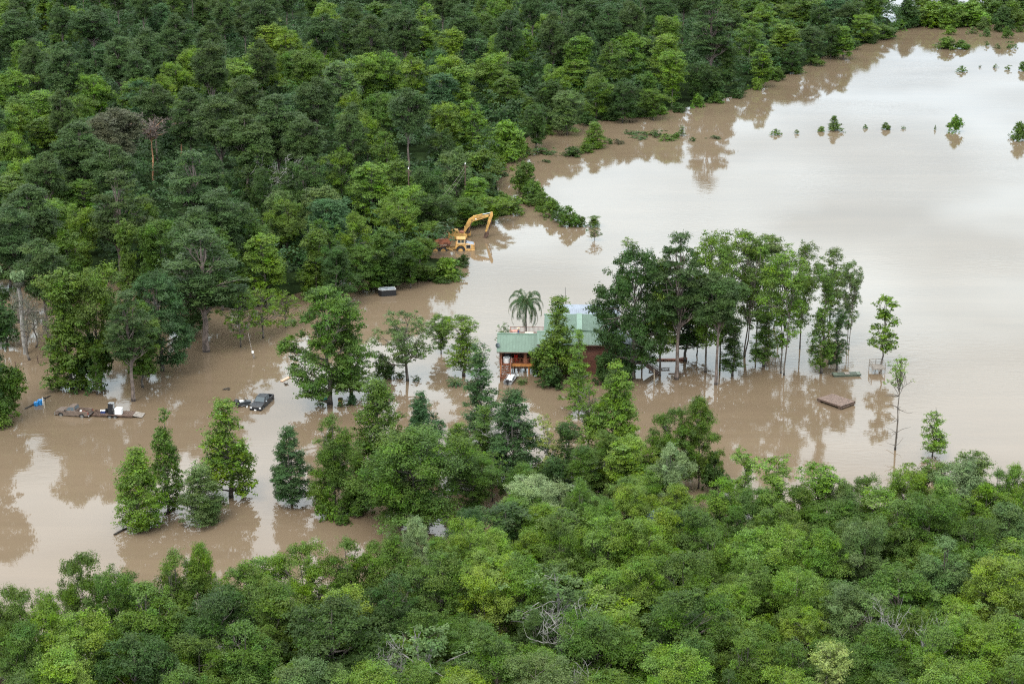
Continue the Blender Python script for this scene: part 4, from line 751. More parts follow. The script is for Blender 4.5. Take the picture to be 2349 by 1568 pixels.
# ---------------------------------------------------------------- undergrowth of the back wood (one mass)
rg = np.random.default_rng(5); U = []
while len(U) < 5000:
    x, y = rg.uniform(-100, 2070), rg.uniform(-60, 700)
    if rg.random() > (420 / (y + 520)) ** 2 * 1.5 or not inside(BACK, x, y + 4): continue
    if 960 < x < 1175 and 485 < y < 610: continue
    p = G(x, y); U.append((p.x, p.y, rg.uniform(0.3, 4.4)))
U = np.array(U); U[:, 2] *= 1.6; pos, nrm, tint = clumps_to_leaves(rg, U, rg.uniform(1.8, 3.4, len(U)), 18, 0.9, -0.2)
pos[:, 2] = np.maximum(pos[:, 2], 0.05)
ug = link('undergrowth', leaf_mesh('undergrowth', rg, pos, nrm, 0.62, 0.45, tint)); ug.color = (0.034, 0.074, 0.020, 1); tag(ug, kind='stuff', label='dark undergrowth filling the floor of the back wood', cat='undergrowth')
# ================================================================ materials for built things
def log_mat(name, col):
    m = mat(name, col, 0.65, var=0.3, scale=3.5, stretch=(0.4, 0.4, 3))
    t = m.node_tree; b = t.nodes['Principled BSDF']; tcn = N('ShaderNodeTexCoord', t); wv = N('ShaderNodeTexWave', t, bands_direction='Z')
    t.links.new(tcn.outputs['Object'], wv.inputs[0]); wv.inputs['Scale'].default_value = 1.7; wv.inputs['Distortion'].default_value = 0.2
    bp_ = N('ShaderNodeBump', t); t.links.new(wv.outputs[1], bp_.inputs['Height']); bp_.inputs['Distance'].default_value = 0.08; bp_.inputs['Strength'].default_value = 0.5
    t.links.new(bp_.outputs[0], b.inputs['Normal']); return m
M_LOG = log_mat('red_brown_logs', (0.10, 0.033, 0.018)); M_WOOD = mat('red_stained_wood', (0.17, 0.058, 0.028), 0.6, var=0.3, scale=4)
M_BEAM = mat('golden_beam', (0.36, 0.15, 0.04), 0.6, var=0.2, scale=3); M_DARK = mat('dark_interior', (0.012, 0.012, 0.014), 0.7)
M_ROOF = mat('green_metal_roof', (0.100, 0.152, 0.114), 0.6, var=0.07, scale=1.5, stretch=(1, 0.2, 1)); M_CAP = mat('pale_green_trim', (0.125, 0.195, 0.145), 0.6, var=0.08, scale=1)
M_GALV = mat('galvanised_roof', (0.20, 0.23, 0.275), 0.4, var=0.1, scale=0.8); M_GREYW = mat('weathered_grey_wood', (0.20, 0.175, 0.15), 0.85, var=0.3, scale=4)
M_BRW = mat('weathered_brown_wood', (0.088, 0.056, 0.040), 0.8, var=0.35, scale=5); M_GLASS = mat('window_glass', (0.045, 0.06, 0.065), 0.06, spec=0.8)
M_WHITE = mat('white_enamel', (0.78, 0.78, 0.77), 0.4); M_BLACK = mat('black_plastic', (0.012, 0.012, 0.014), 0.45); M_BLK = mat('black_car_paint', (0.006, 0.007, 0.010), 0.35, spec=0.35)
M_RUBBER = mat('tyre_rubber', (0.02, 0.02, 0.02), 0.85); M_RIM = mat('dull_wheel_metal', (0.30, 0.30, 0.29), 0.4, 0.8); M_CHROME = mat('bright_metal', (0.65, 0.66, 0.68), 0.2, 1.0)
M_TAN = mat('faded_brown_paint', (0.14, 0.105, 0.084), 0.45, var=0.15, scale=2); M_BEDR = mat('rusty_bed_lining', (0.12, 0.045, 0.03), 0.8, var=0.3, scale=3)
M_LAMP = mat('lamp_lens', (0.6, 0.6, 0.6), 0.15, spec=0.8); M_RED = mat('red_lens', (0.35, 0.02, 0.015), 0.25); M_BLUE = mat('blue_barrel_plastic', (0.02, 0.20, 0.48), 0.45, var=0.15)
M_ALU = mat('dull_aluminium', (0.42, 0.43, 0.44), 0.45, 0.6, var=0.15, scale=3); M_YEL = mat('excavator_yellow', (0.46, 0.265, 0.075), 0.7, var=0.25, scale=1.5)
M_YELT = mat('truck_yellow', (0.45, 0.26, 0.085), 0.7, var=0.25, scale=1.5); M_RUST = mat('rusty_steel', (0.07, 0.04, 0.028), 0.85, var=0.4, scale=2); M_BEDD = mat('dump_bed_paint', (0.20, 0.075, 0.04), 0.8, var=0.35, scale=1.2)
M_GRN = mat('olive_boat_paint', (0.045, 0.056, 0.038), 0.7, var=0.2, scale=2); M_TEAL = mat('teal_plastic', (0.02, 0.26, 0.20), 0.4); M_PLK = mat('fresh_plank', (0.50, 0.33, 0.22), 0.7, var=0.12, scale=4)
M_TARP = mat('blue_tarp', (0.045, 0.075, 0.115), 0.6, var=0.3, scale=1.5); M_LID = mat('grey_cover', (0.22, 0.25, 0.27), 0.45, var=0.3, scale=2, thr=(0.45, 0.6)); M_GRAT = mat('dark_ribbed_hood', (0.03, 0.035, 0.04), 0.4)
M_SKIN = mat('skin', (0.50, 0.29, 0.20), 0.6); M_NAVY = mat('navy_cloth', (0.02, 0.04, 0.14), 0.8); M_STRAW = mat('straw', (0.62, 0.50, 0.32), 0.8); M_MUST = mat('yellow_pot', (0.60, 0.38, 0.05), 0.5)

# ================================================================ log cabin on posts
HB = G(1146.3, 857.5)
house = empty('log_cabin', HB, R(-2), 'red-brown log cabin on posts with green metal roofs, standing in the flood', 'cabin')
def ribbed(name, p0, p1, p2, p3, m, step=0.5, parent=house, th=0.07, rib=0.075):
    "roof sheet: eave p0-p1, ridge p3-p2, raised ribs down the slope"
    p0, p1, p2, p3 = map(Vector, (p0, p1, p2, p3)); mb = MB(); mb.slab([p0, p1, p2, p3], th); n = max(2, int((p1 - p0).length / step))
    nn = (p1 - p0).cross(p3 - p0).normalized()
    if nn.z < 0: nn = -nn
    for i in range(n + 1):
        a = p0 + (p1 - p0) * i / n + nn * (th * 0.98); b_ = p3 + (p2 - p3) * i / n + nn * (th * 0.98); mb.bar(a, b_, rib, rib * 0.8)
    return mb.build(name, m, parent)
# walls
mb = MB(); mb.box((13.1, 1.7, 2.7), (12.9, 3.0, 5.2)); mb.box((13.6, 8.5, 2.7), (11.8, 10.6, 5.2)); mb.build('wall', M_LOG, house)
mb = MB(); mb.prism([(7.6, 5.3), (19.54, 5.3), (19.54, 6.2), (7.6, 6.2)], 3.4, 12.0); mb.build('upper_wall', M_LOG, house)
mb = MB(); mb.box((3.3, 3.3, 3.2), (6.5, 0.2, 2.8)); mb.build('porch_back_wall', M_LOG, house)
# porch
mb = MB(); mb.box((3.4, 1.75, 1.72), (6.8, 3.5, 0.16)); fl = mb.build('porch_floor', M_WOOD, house)
mb = MB(); mb.box((4.25, -0.07, 1.62), (4.75, 0.12, 0.42)); mb.build('floor_beam', M_BEAM, house)
for x, w_ in ((0.16, 0.42), (4.3, 0.55), (6.42, 0.26)):
    mb = MB(); mb.box((x, 0.12, 2.95), (w_, 0.3, 2.3), bev=0.04); mb.build('porch_post', M_WOOD, house)
for x, y in ((0.15, 0.1), (4.9, 0.1), (0.15, 3.1), (4.9, 3.1), (2.4, 3.1)):
    mb = MB(); mb.tube([(x, y, -1.5), (x, y, 1.6)], 0.12, 8); mb.build('stilt', M_BEAM, house)
def rail(pts, z0, z1, parent, m=M_WOOD, step=0.22, name='railing', w_=0.06):
    mb = MB()
    for (x0, y0, a0), (x1, y1, a1) in zip(pts, pts[1:]):
        A = Vector((x0, y0, a0)); B = Vector((x1, y1, a1)); mb.bar(A + Vector((0, 0, z1)), B + Vector((0, 0, z1)), 0.12, 0.06); mb.bar(A + Vector((0, 0, z0)), B + Vector((0, 0, z0)), 0.07, 0.06)
        n = max(1, int((B - A).length / step))
        for i in range(n + 1):
            p = A + (B - A) * i / n; k = w_ * (1.8 if i in (0, n) else 0.8); mb.bar(p + Vector((0, 0, z0)), p + Vector((0, 0, z1 + (0.06 if i in (0, n) else 0))), k)
    return mb.build(name, m, parent)
rail([(4.6, 0.02, 1.85), (6.3, 0.02, 1.85)], 0.06, 0.95, house); rail([(2.1, 0.02, 1.85), (4.0, 0.02, 1.85)], 0.06, 0.95, house); rail([(0.02, 0.3, 1.85), (0.02, 3.2, 1.85)], 0.06, 0.95, house)
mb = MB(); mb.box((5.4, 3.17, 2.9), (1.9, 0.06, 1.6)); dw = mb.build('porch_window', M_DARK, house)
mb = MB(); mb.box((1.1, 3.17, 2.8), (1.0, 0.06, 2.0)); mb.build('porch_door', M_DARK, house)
# front stairs
mb = MB(); n = 10
for i in range(n): mb.box((1.1, -0.15 - i * 0.27, 1.66 - i * 0.2), (1.5, 0.29, 0.05))
mb.build('stair_treads', M_WOOD, house)
for x in (0.32, 1.88):
    mb = MB(); mb.bar((x, 0.0, 1.72), (x, -2.8, -0.38), 0.07, 0.3); mb.build('stair_stringer', M_WOOD, house)
    rail([(x, 0, 1.85), (x, -2.6, -0.08)], 0.15, 0.95, house, name='stair_railing')
rail([(0.25, -2.7, -0.1), (0.25, -3.5, -0.1), (1.95, -3.5, -0.1), (1.95, -2.7, -0.1)], 0.05, 0.85, house, step=0.16, name='landing_rail')
# windows on the front wall
for x, z, w_, h_ in ((7.7, 3.6, 0.9, 1.1), (10.9, 3.6, 1.0, 1.1), (9.6, 1.1, 0.9, 0.8)):
    mb = MB(); mb.box((x, 0.17, z), (w_, 0.08, h_)); f_ = mb.build('window', M_WHITE if z > 2 else M_WOOD, house)
    mb = MB(); mb.box((x, 0.115, z), (w_ - 0.16, 0.04, h_ - 0.16)); mb.build('pane', M_GLASS if x > 9 else mat('pale_blind', (0.42, 0.48, 0.44), 0.5), f_)
mb = MB(); mb.box((13.1, -0.0, 5.3), (12.9, 0.5, 0.1)); mb.build('soffit', M_BRW, house)
# roofs
ribbed('porch_roof', (-0.45, -0.6, 4.05), (6.75, -0.6, 4.05), (6.75, 3.05, 6.05), (-0.45, 3.05, 6.05), M_ROOF)
ribbed('porch_rear_roof', (-0.45, 6.6, 4.1), (6.75, 6.6, 4.1), (6.75, 3.05, 6.05), (-0.45, 3.05, 6.05), M_ROOF)
ribbed('main_front_roof', (6.2, -0.42, 5.4), (19.9, -0.42, 5.4), (19.9, 3.1, 6.52), (6.2, 3.1, 6.52), M_ROOF)
mb = MB()
for s_ in (-1, 1): mb.slab([(7.3 if s_ < 0 else 13.3, 3.16, 6.5 if s_ < 0 else 6.78), (13.3 if s_ < 0 else 20.0, 3.16, 6.78 if s_ < 0 else 6.5), (13.3 if s_ < 0 else 20.0, 12.2, 6.78 if s_ < 0 else 6.5), (7.3 if s_ < 0 else 13.3, 12.2, 6.5 if s_ < 0 else 6.78)], 0.06)
for i in range(20):
    y = 3.4 + i * 0.45; mb.bar((7.3, y, 6.58), (13.3, y, 6.86), 0.05); mb.bar((13.3, y, 6.86), (20.0, y, 6.58), 0.05)
mb.build('cross_roof', M_ROOF, house)
mb = MB(); mb.box((13.3, 7.68, 6.92), (0.95, 9.0, 0.05)); mb.build('ridge_cap', M_CAP, house)
mb = MB(); mb.box((13.1, 3.08, 6.6), (13.9, 0.26, 0.1)); mb.box((3.1, 3.05, 6.14), (7.3, 0.34, 0.08)); mb.box((13.65, 12.32, 6.6), (12.9, 0.2, 0.24)); mb.build('roof_trim', M_CAP, house)
mb = MB(); mb.prism([(-0.42, 4.0), (-0.42, 4.12), (-0.42, 4.0)], -1, -1.0001) if False else None
for x in (-0.38, 6.7):
    mb = MB(); V_ = [(x, -0.5, 3.98), (x, 6.5, 4.0), (x, 3.05, 5.95)]; mb.add(V_ + [(x + 0.09, y, z) for _, y, z in V_], [(0, 1, 2), (5, 4, 3), (0, 3, 4, 1), (1, 4, 5, 2), (2, 5, 3, 0)]); mb.build('gable_end', M_WOOD, house)
mb = MB(); mb.box((3.15, -0.66, 4.02), (7.2, 0.06, 0.16)); mb.box((13.05, -0.48, 5.34), (13.7, 0.06, 0.16)); mb.build('fascia', M_BRW, house)
ribbed('galvanised_roof', (8.8, 12.6, 6.55), (20.4, 12.6, 6.55), (20.2, 15.4, 7.45), (9.3, 15.4, 7.45), M_GALV, 0.35)
ribbed('galvanised_rear_roof', (8.8, 18.2, 6.5), (20.4, 18.2, 6.5), (20.2, 15.4, 7.45), (9.3, 15.4, 7.45), M_GALV, 0.35)
mb = MB(); mb.box((14.6, 15.4, 3.2), (11.0, 5.0, 6.4)); mb.build('rear_wall', M_LOG, house)
mb = MB(); mb.tube([(10.9, 15.5, 7.3), (10.8, 15.5, 10.6)], 0.035, 6); mb.build('antenna_mast', M_BLACK, house)
# satellite dish at the roof's left end
mb = MB(); mb.tube([(-0.25, 0.3, 4.4), (-0.3, 0.3, 5.0)], 0.03, 6); mb.tube([(-0.35, 0.22, 5.02), (-0.39, 0.16, 5.06), (-0.41, 0.12, 5.07)], [0.42, 0.3, 0.05], 14); mb.build('satellite_dish', M_GLASS, house)
# right hand lean-to, porch and stairs
mb = MB(); mb.box((21.3, 3.4, 3.1), (3.2, 5.5, 4.0)); mb.build('lean_to_wall', mat('grey_sheet_wall', (0.15, 0.16, 0.17), 0.7, var=0.25, scale=1), house)
ribbed('lean_to_roof', (23.4, 0.4, 4.6), (23.4, 6.6, 4.6), (19.7, 6.6, 5.9), (19.7, 0.4, 5.9), mat('dark_grey_roof', (0.12, 0.15, 0.16), 0.5))
for x in (22.6, 23.9):
    for y in (0.6, 3.4): mb = MB(); mb.bar((x, y, -1), (x, y, 4.4), 0.14); mb.build('side_post', M_BRW, house)
mb = MB(); mb.box((23.4, 2.0, 1.9), (1.6, 3.2, 0.12)); mb.build('side_landing', M_BRW, house)
mb = MB()
for i in range(10): mb.box((24.35 + i * 0.27, 1.1, 1.75 - i * 0.2), (0.28, 1.5, 0.05))
mb.bar((24.2, 0.35, 1.8), (27.0, 0.35, -0.3), 0.07, 0.3); mb.bar((24.2, 1.85, 1.8), (27.0, 1.85, -0.3), 0.07, 0.3); mb.build('side_stairs', M_BRW, house)
for y in (0.3, 1.9): rail([(24.2, y, 1.9), (26.9, y, -0.15)], 0.1, 0.95, house, M_BRW, name='side_railing')
# rear deck
mb = MB()
for i in range(18): mb.box((4.3, 9.7 + i * 0.3, 2.35), (6.2, 0.27, 0.08))
mb.box((4.3, 9.5, 2.2), (6.2, 0.1, 0.3)); mb.build('deck_floor', M_WOOD, house)
for x in (1.3, 4.3, 7.3):
    for y in (9.7, 14.8): mb = MB(); mb.bar((x, y, -1.2), (x, y, 2.3), 0.16); mb.build('deck_post', M_WOOD, house)
rail([(1.3, 9.7, 2.4), (1.3, 15.0, 2.4), (7.3, 15.0, 2.4), (7.3, 12.4, 2.4)], 0.08, 1.0, house, name='deck_railing')

HM = Matrix.Translation(HB) @ Matrix.Rotation(R(-2), 4, 'Z')
def hp(x, y, z=0): return HM @ Vector((x, y, z))
def thing(name, loc, rz, label, cat, group=None): return empty(name, loc, rz, label, cat, group)
# things on the cabin's porch and deck
t_ = thing('round_tub', hp(1.15, 0.75, 1.81), 0, 'white round tub at the head of the cabin stairs', 'tub')
mb = MB(); mb.tube([(0, 0, 0), (0, 0, 0.85)], [0.56, 0.62], 20); mb.build('shell', M_WHITE, t_); mb = MB(); mb.tube([(0, 0, 0.852), (0, 0, 0.9)], [0.64, 0.64], 20); mb.build('rim', M_WHITE, t_)
t_ = thing('black_grill', hp(1.35, 2.2, 1.81), 0, 'black covered grill behind the white tub', 'grill')
mb = MB(); mb.box((0, 0, 0.55), (1.0, 0.55, 1.1), bev=0.08); mb.build('cover', M_BLACK, t_); mb = MB(); mb.tube([(0, 0, 1.1), (0, 0, 1.7)], 0.09, 8); mb.build('chimney', M_ALU, t_)
t_ = thing('red_chair', hp(2.8, 0.9, 1.81), R(20), 'red chair on the porch beside the thick post', 'chair')
mb = MB(); mb.box((0, 0, 0.45), (0.6, 0.55, 0.07)); mb.build('seat', M_RED, t_); mb = MB(); mb.box((0, 0.28, 0.85), (0.6, 0.06, 0.75)); mb.build('backrest', M_RED, t_)
for x in (-0.26, 0.26):
    for y in (-0.24, 0.24): mb = MB(); mb.bar((x, y, 0), (x, y, 0.44), 0.05); mb.build('leg', M_RED, t_)
t_ = thing('gas_bottle', hp(2.05, 0.55, 1.81), 0, 'narrow pale gas bottle at the porch rail by the stairs', 'gas bottle')
mb = MB(); mb.tube([(0, 0, 0), (0, 0, 0.75), (0, 0, 0.9)], [0.15, 0.15, 0.07], 10); mb.build('cylinder', mat('pinkish_white', (0.6, 0.45, 0.42), 0.5), t_); mb = MB(); mb.tube([(0, 0, 0.88), (0, 0, 1.0)], 0.05, 8); mb.build('valve', M_RIM, t_)
t_ = thing('white_cooler', hp(1.95, 12.9, 2.4), R(10), 'white cooler with red lid behind the porch roof ridge', 'cooler')
mb = MB(); mb.box((0, 0, 0.45), (1.5, 0.8, 0.9), bev=0.05); mb.build('box_body', M_WHITE, t_); mb = MB(); mb.box((0, 0, 0.95), (1.54, 0.84, 0.1), bev=0.03); mb.build('lid', mat('faded_red', (0.5, 0.2, 0.15), 0.6), t_)
t_ = thing('folding_table', hp(4.6, 12.6, 2.4), R(-5), 'pale folding table on the cabin\'s rear deck', 'table')
mb = MB(); mb.box((0, 0, 0.74), (1.5, 0.8, 0.05)); mb.build('tabletop', mat('pale_laminate', (0.55, 0.52, 0.42), 0.5), t_)
for x in (-0.65, 0.65):
    for y in (-0.32, 0.32): mb = MB(); mb.bar((x, y, 0), (x, y, 0.72), 0.04); mb.build('leg', M_RIM, t_)
def person(loc, rz, label):
    t_ = thing('person', loc, rz, label, 'person')
    J = [(0, 0, 0.93), (0, 0, 1.12), (0, 0, 1.35), (0, 0.01, 1.48), (0, 0.02, 1.58), (0, 0.02, 1.70),
         (0.17, 0, 1.40), (0.24, 0.03, 1.14), (0.17, 0.2, 0.98), (0.13, 0.28, 0.99), (-0.17, 0, 1.40), (-0.25, 0, 1.14), (-0.23, 0.08, 0.90), (-0.22, 0.12, 0.82),
         (0.10, 0, 0.88), (0.11, 0.02, 0.48), (0.12, 0, 0.08), (0.13, 0.14, 0.04), (-0.10, 0, 0.88), (-0.12, 0.03, 0.48), (-0.13, 0, 0.08), (-0.14, 0.14, 0.04)]
    E = [(0, 1), (1, 2), (2, 3), (3, 4), (4, 5), (2, 6), (6, 7), (7, 8), (8, 9), (2, 10), (10, 11), (11, 12), (12, 13), (0, 14), (14, 15), (15, 16), (16, 17), (0, 18), (18, 19), (19, 20), (20, 21)]
    rr = [.15, .135, .15, .055, .09, .085, .06, .048, .035, .035, .06, .048, .035, .035, .095, .065, .045, .04, .095, .065, .045, .04]
    def skin(nm, keep, m, grow, parent):
        idx = sorted({i for e in E for i in e if e in keep}); mp = {a: k for k, a in enumerate(idx)}
        me = bpy.data.meshes.new(nm); me.from_pydata([J[i] for i in idx], [(mp[a], mp[b]) for a, b in keep], [])
        me.materials.append(m); o = link(nm, me, parent); md = o.modifiers.new('skin', 'SKIN'); 
        for i, a in enumerate(idx): me.skin_vertices[0].data[i].radius = (rr[a] + grow,) * 2
        me.skin_vertices[0].data[0].use_root = True; s_ = o.modifiers.new('sub', 'SUBSURF'); s_.levels = s_.render_levels = 1; return o
    skin('body', E, M_SKIN, 0, t_); skin('shirt', [E[0], E[1], E[5], E[9]], M_NAVY, 0.02, t_); skin('trousers', [E[13], E[14], E[17], E[18]], M_NAVY, 0.02, t_)
    mb = MB(); mb.tube([(0, 0.02, 1.715), (0, 0.02, 1.73)], [0.27, 0.25], 16); mb.tube([(0, 0.02, 1.73), (0, 0.02, 1.80), (0, 0.02, 1.845)], [0.115, 0.11, 0.06], 12); mb.build('sun_hat', M_STRAW, t_)
person(hp(2.75, 12.2, 2.4), R(170), 'person in dark blue with a straw hat on the rear deck')

# ================================================================ wheeled things
def wheel(parent, x, y, z, r, w_, rim=M_RIM, n=20):
    mb = MB(); mb.tube([(x, y - w_ / 2, z), (x, y - w_ / 2 + 0.03, z), (x, y + w_ / 2 - 0.03, z), (x, y + w_ / 2, z)], [r * 0.92, r, r, r * 0.92], n); o = mb.build('wheel', M_RUBBER, parent)
    mb = MB(); s_ = 1 if y > 0 else -1; mb.cyl((x, y + s_ * (w_ / 2 + 0.004), z), r * 0.58, 0.03, 'Y', n); mb.cyl((x, y + s_ * (w_ / 2 + 0.03), z), r * 0.18, 0.05, 'Y', 8); mb.build('rim', rim, o); return o
def arch(cx, r, z, n=7): return [(cx + r * math.cos(math.pi * i / n), z + r * math.sin(math.pi * i / n)) for i in range(n + 1)]
def pickup(name, loc, rz, label, paint, cab=1.55, bedlen=1.7, dark=False, tilt=(0, 0)):
    "front towards +x, wheels' foot at z = 0"
    t_ = thing(name, loc, rz, label, 'pickup truck'); t_.rotation_euler = (tilt[0], tilt[1], rz)
    Wd, xf, xr, wf, wr = 0.97, 2.85, -2.8, 1.85, -1.75; xc = xr + bedlen + 0.1
    prof = [(xf, 0.5), (xf + 0.02, 0.92), (xf - 0.12, 1.08), (1.25, 1.2), (xc, 1.2), (xc, 0.42)] + [(x, z) for x, z in []] + [(wf - 0.5, 0.42)] + arch(wf, 0.46, 0.42)[::-1] + [(wf + 0.5, 0.42)]
    mb = MB(); mb.prism(prof, -Wd, Wd); b_ = mb.build('body', paint, t_)
    mb = MB()
    for s_ in (-1, 1):
        p_ = [(xc, 0.45), (xc, 1.2), (xr, 1.2), (xr, 0.5), (wr - 0.5, 0.45)] + arch(wr, 0.46, 0.45)[::-1]
        mb.prism(p_, s_ * Wd if s_ < 0 else Wd - 0.1, -Wd + 0.1 if s_ < 0 else Wd)
    mb.box((xc - 0.03, 0, 0.9), (0.06, 2 * Wd - 0.2, 0.6)); mb.build('bed_side', paint, t_)
    mb = MB(); mb.box(((xc + xr) / 2, 0, 0.66), (xc - xr - 0.1, 2 * Wd - 0.2, 0.06)); mb.build('bed_floor', M_BLACK if dark else M_BEDR, t_)
    mb = MB(); mb.box((xr + 0.03, 0, 0.86), (0.07, 2 * Wd - 0.22, 0.66)); tg = mb.build('tailgate', paint, t_)
    xa, xb = 1.3, xc + 0.02; ta, tb = xa - 0.85, xb + 0.12; zt = 1.86; yb, yt = Wd - 0.05, Wd - 0.22
    B = [(xa, -yb, 1.19), (xa, yb, 1.19), (xb, yb, 1.19), (xb, -yb, 1.19)]; T = [(ta, -yt, zt), (ta, yt, zt), (tb, yt, zt), (tb, -yt, zt)]
    mb = MB(); mb.add(B + T, [(3, 2, 1, 0), (4, 5, 6, 7), (0, 1, 5, 4), (1, 2, 6, 5), (2, 3, 7, 6), (3, 0, 4, 7)]); cabm = mb.build('cabin', paint, t_)
    if dark:
        mb = MB()
        for k in range(6): mb.bar((ta - 0.1, -0.5 + k * 0.2, zt + 0.012), (tb + 0.1, -0.5 + k * 0.2, zt + 0.012), 0.05, 0.03)
        mb.build('roof_ribs', paint, t_)
    def glass(nm, q, u0, u1, v0, v1, off):
        q = [Vector(v) for v in q]; P_ = lambda u, v: (q[0] * (1 - u) + q[1] * u) * (1 - v) + (q[3] * (1 - u) + q[2] * u) * v
        nn = (q[1] - q[0]).cross(q[3] - q[0]).normalized(); c = sum(q, Vector()) / 4 - Vector((0, 0, 1.5))
        if nn.dot(c) < 0: nn = -nn
        mb = MB(); pts = [P_(u0, v0), P_(u1, v0), P_(u1, v1), P_(u0, v1)]; mb.add([p + nn * 0.012 for p in pts] + [p - nn * 0.01 for p in pts], [(0, 1, 2, 3), (7, 6, 5, 4), (0, 4, 5, 1), (1, 5, 6, 2), (2, 6, 7, 3), (3, 7, 4, 0)])
        return mb.build(nm, M_GLASS, t_)
    glass('windscreen', [B[0], B[1], T[1], T[0]], 0.06, 0.94, 0.1, 0.93, 1); glass('rear_window', [B[3], B[2], T[2], T[3]], 0.1, 0.9, 0.2, 0.9, 1)
    for s_ in (0, 1):
        q = [B[0], B[3], T[3], T[0]] if s_ == 0 else [B[1], B[2], T[2], T[1]]
        glass('side_window', q, 0.14, 0.55, 0.12, 0.88, 1); glass('side_window', q, 0.60, 0.92, 0.12, 0.88, 1)
    for x in (wf, wr):
        for y in (-Wd + 0.12, Wd - 0.12): wheel(t_, x, y, 0.4, 0.4, 0.26)
    mb = MB(); mb.box((xf + 0.08, 0, 0.52), (0.16, 1.94, 0.22), bev=0.03); mb.build('front_bumper', M_BLK if dark else M_RIM, t_)
    mb = MB(); mb.box((xr - 0.09, 0, 0.5), (0.16, 1.9, 0.2), bev=0.03); mb.build('rear_bumper', M_CHROME, t_)
    mb = MB(); mb.box((xf + 0.025, 0, 0.78), (0.05, 1.1, 0.26)); mb.build('grille', M_BLACK, t_)
    for s_ in (-1, 1):
        mb = MB(); mb.box((xf + 0.02, s_ * 0.76, 0.8), (0.06, 0.34, 0.22)); mb.build('headlight', M_LAMP, t_)
        mb = MB(); mb.box((xr - 0.01, s_ * (Wd - 0.08), 0.9), (0.05, 0.15, 0.35)); mb.build('tail_light', M_RED, t_)
        mb = MB(); mb.box((1.0, s_ * (Wd + 0.16), 1.32), (0.12, 0.24, 0.22), bev=0.02); mb.build('mirror', M_CHROME if dark else M_BLACK, t_)
    mb = MB(); mb.box((xf + 0.17, 0, 0.5), (0.02, 0.36, 0.18)); mb.build('number_plate', M_WHITE, t_)
    return t_
bp1 = G(170.8, 950.5); pickup('pickup_truck', (bp1.x, bp1.y, -0.28), R(180 - 13), 'faded brown pickup half sunk, hitched before the flat trailer', M_TAN, bedlen=2.1, tilt=(0, R(1.5)))
bp2 = G(601.6, 927); pickup('pickup_truck', (bp2.x, bp2.y, -0.38), R(-104), 'black crew-cab pickup facing the camera in the flood', M_BLK, dark=True, bedlen=1.6)
sg = pg = None
# tools in the brown truck's bed
q = Matrix.Translation((bp1.x, bp1.y, -0.28)) @ Matrix.Rotation(R(167), 4, 'Z')
c_ = q @ Vector((-1.2, 0.1, 0.7)); t_ = thing('white_bucket', c_, 0, 'small white bucket in the brown pickup\'s bed', 'bucket'); mb = MB(); mb.tube([(0, 0, 0), (0, 0, 0.4)], [0.15, 0.19], 12); mb.build('pail', M_WHITE, t_)
mb = MB(); mb.tube([(0.19, 0, 0.38), (0.1, 0.05, 0.5), (-0.1, 0.05, 0.5), (-0.19, 0, 0.38)], 0.012, 4); mb.build('handle', M_RIM, t_)
# flat trailer
tp = G(262, 952); tr = thing('flat_trailer', (tp.x, tp.y, 0), R(-5), 'rusty flat trailer carrying a fridge and a freezer behind the brown pickup', 'trailer')
mb = MB()
for i in range(22): mb.box((-3.0 + i * 0.285, 0, 0.32), (0.26, 2.0, 0.05))
mb.build('deck', M_BRW, tr)
mb = MB()
for y in (-1.03, 1.03): mb.bar((-3.1, y, 0.26), (3.2, y, 0.26), 0.1, 0.2)
mb.bar((-3.1, -1.0, 0.26), (-3.1, 1.0, 0.26), 0.1, 0.2); mb.bar((3.2, -1.0, 0.26), (3.2, 1.0, 0.26), 0.1, 0.2); mb.bar((-3.1, -0.9, 0.24), (-4.4, 0, 0.24), 0.1, 0.12); mb.bar((-3.1, 0.9, 0.24), (-4.4, 0, 0.24), 0.1, 0.12); mb.build('frame', M_RUST, tr)
mb = MB(); mb.box((4.0, 0, 0.24), (1.5, 1.9, 0.05), Matrix.Rotation(R(10), 3, 'Y')); mb.build('ramp', M_GREYW, tr)
for x in (-0.35, 0.5):
    wheel(tr, x, -1.2, 0.02, 0.36, 0.2); wheel(tr, x, 1.2, 0.02, 0.36, 0.2)
for y in (-1.2, 1.2): mb = MB(); mb.prism([(-0.85, 0.3), (-0.55, 0.46), (0.7, 0.46), (1.0, 0.3), (1.0, 0.34), (0.7, 0.5), (-0.55, 0.5), (-0.85, 0.34)], y - 0.12, y + 0.12); mb.build('mudguard', M_RUST, tr)
TM = Matrix.Translation((tp.x, tp.y, 0)) @ Matrix.Rotation(R(-5), 4, 'Z')
def tq(x, y, z=0.352): return TM @ Vector((x, y, z))
t_ = thing('black_refrigerator', tq(-0.3, -0.2), R(-8), 'tall black refrigerator standing on the flat trailer', 'refrigerator')
mb = MB(); mb.box((0, 0, 0.9), (0.85, 0.75, 1.8), bev=0.02); mb.build('cabinet', M_ALU, t_); mb = MB(); mb.box((0, -0.405, 0.55), (0.84, 0.06, 1.08)); d_ = mb.build('door', M_BLACK, t_)
mb = MB(); mb.box((0, -0.405, 1.45), (0.84, 0.06, 0.68)); d2 = mb.build('door', M_BLACK, t_)
for o_, z in ((d_, 0.8), (d2, 1.3)): mb = MB(); mb.bar((0.34, -0.46, z - 0.2), (0.34, -0.46, z + 0.2), 0.03); mb.build('handle', M_RIM, o_)
t_ = thing('chest_freezer', tq(0.85, -0.25), R(-5), 'white chest freezer beside the black refrigerator', 'freezer')
mb = MB(); mb.box((0, 0, 0.45), (1.1, 0.8, 0.9), bev=0.03); mb.build('cabinet', M_WHITE, t_); mb = MB(); mb.box((0, 0, 0.94), (1.12, 0.82, 0.07), bev=0.02); mb.build('lid', M_WHITE, t_)
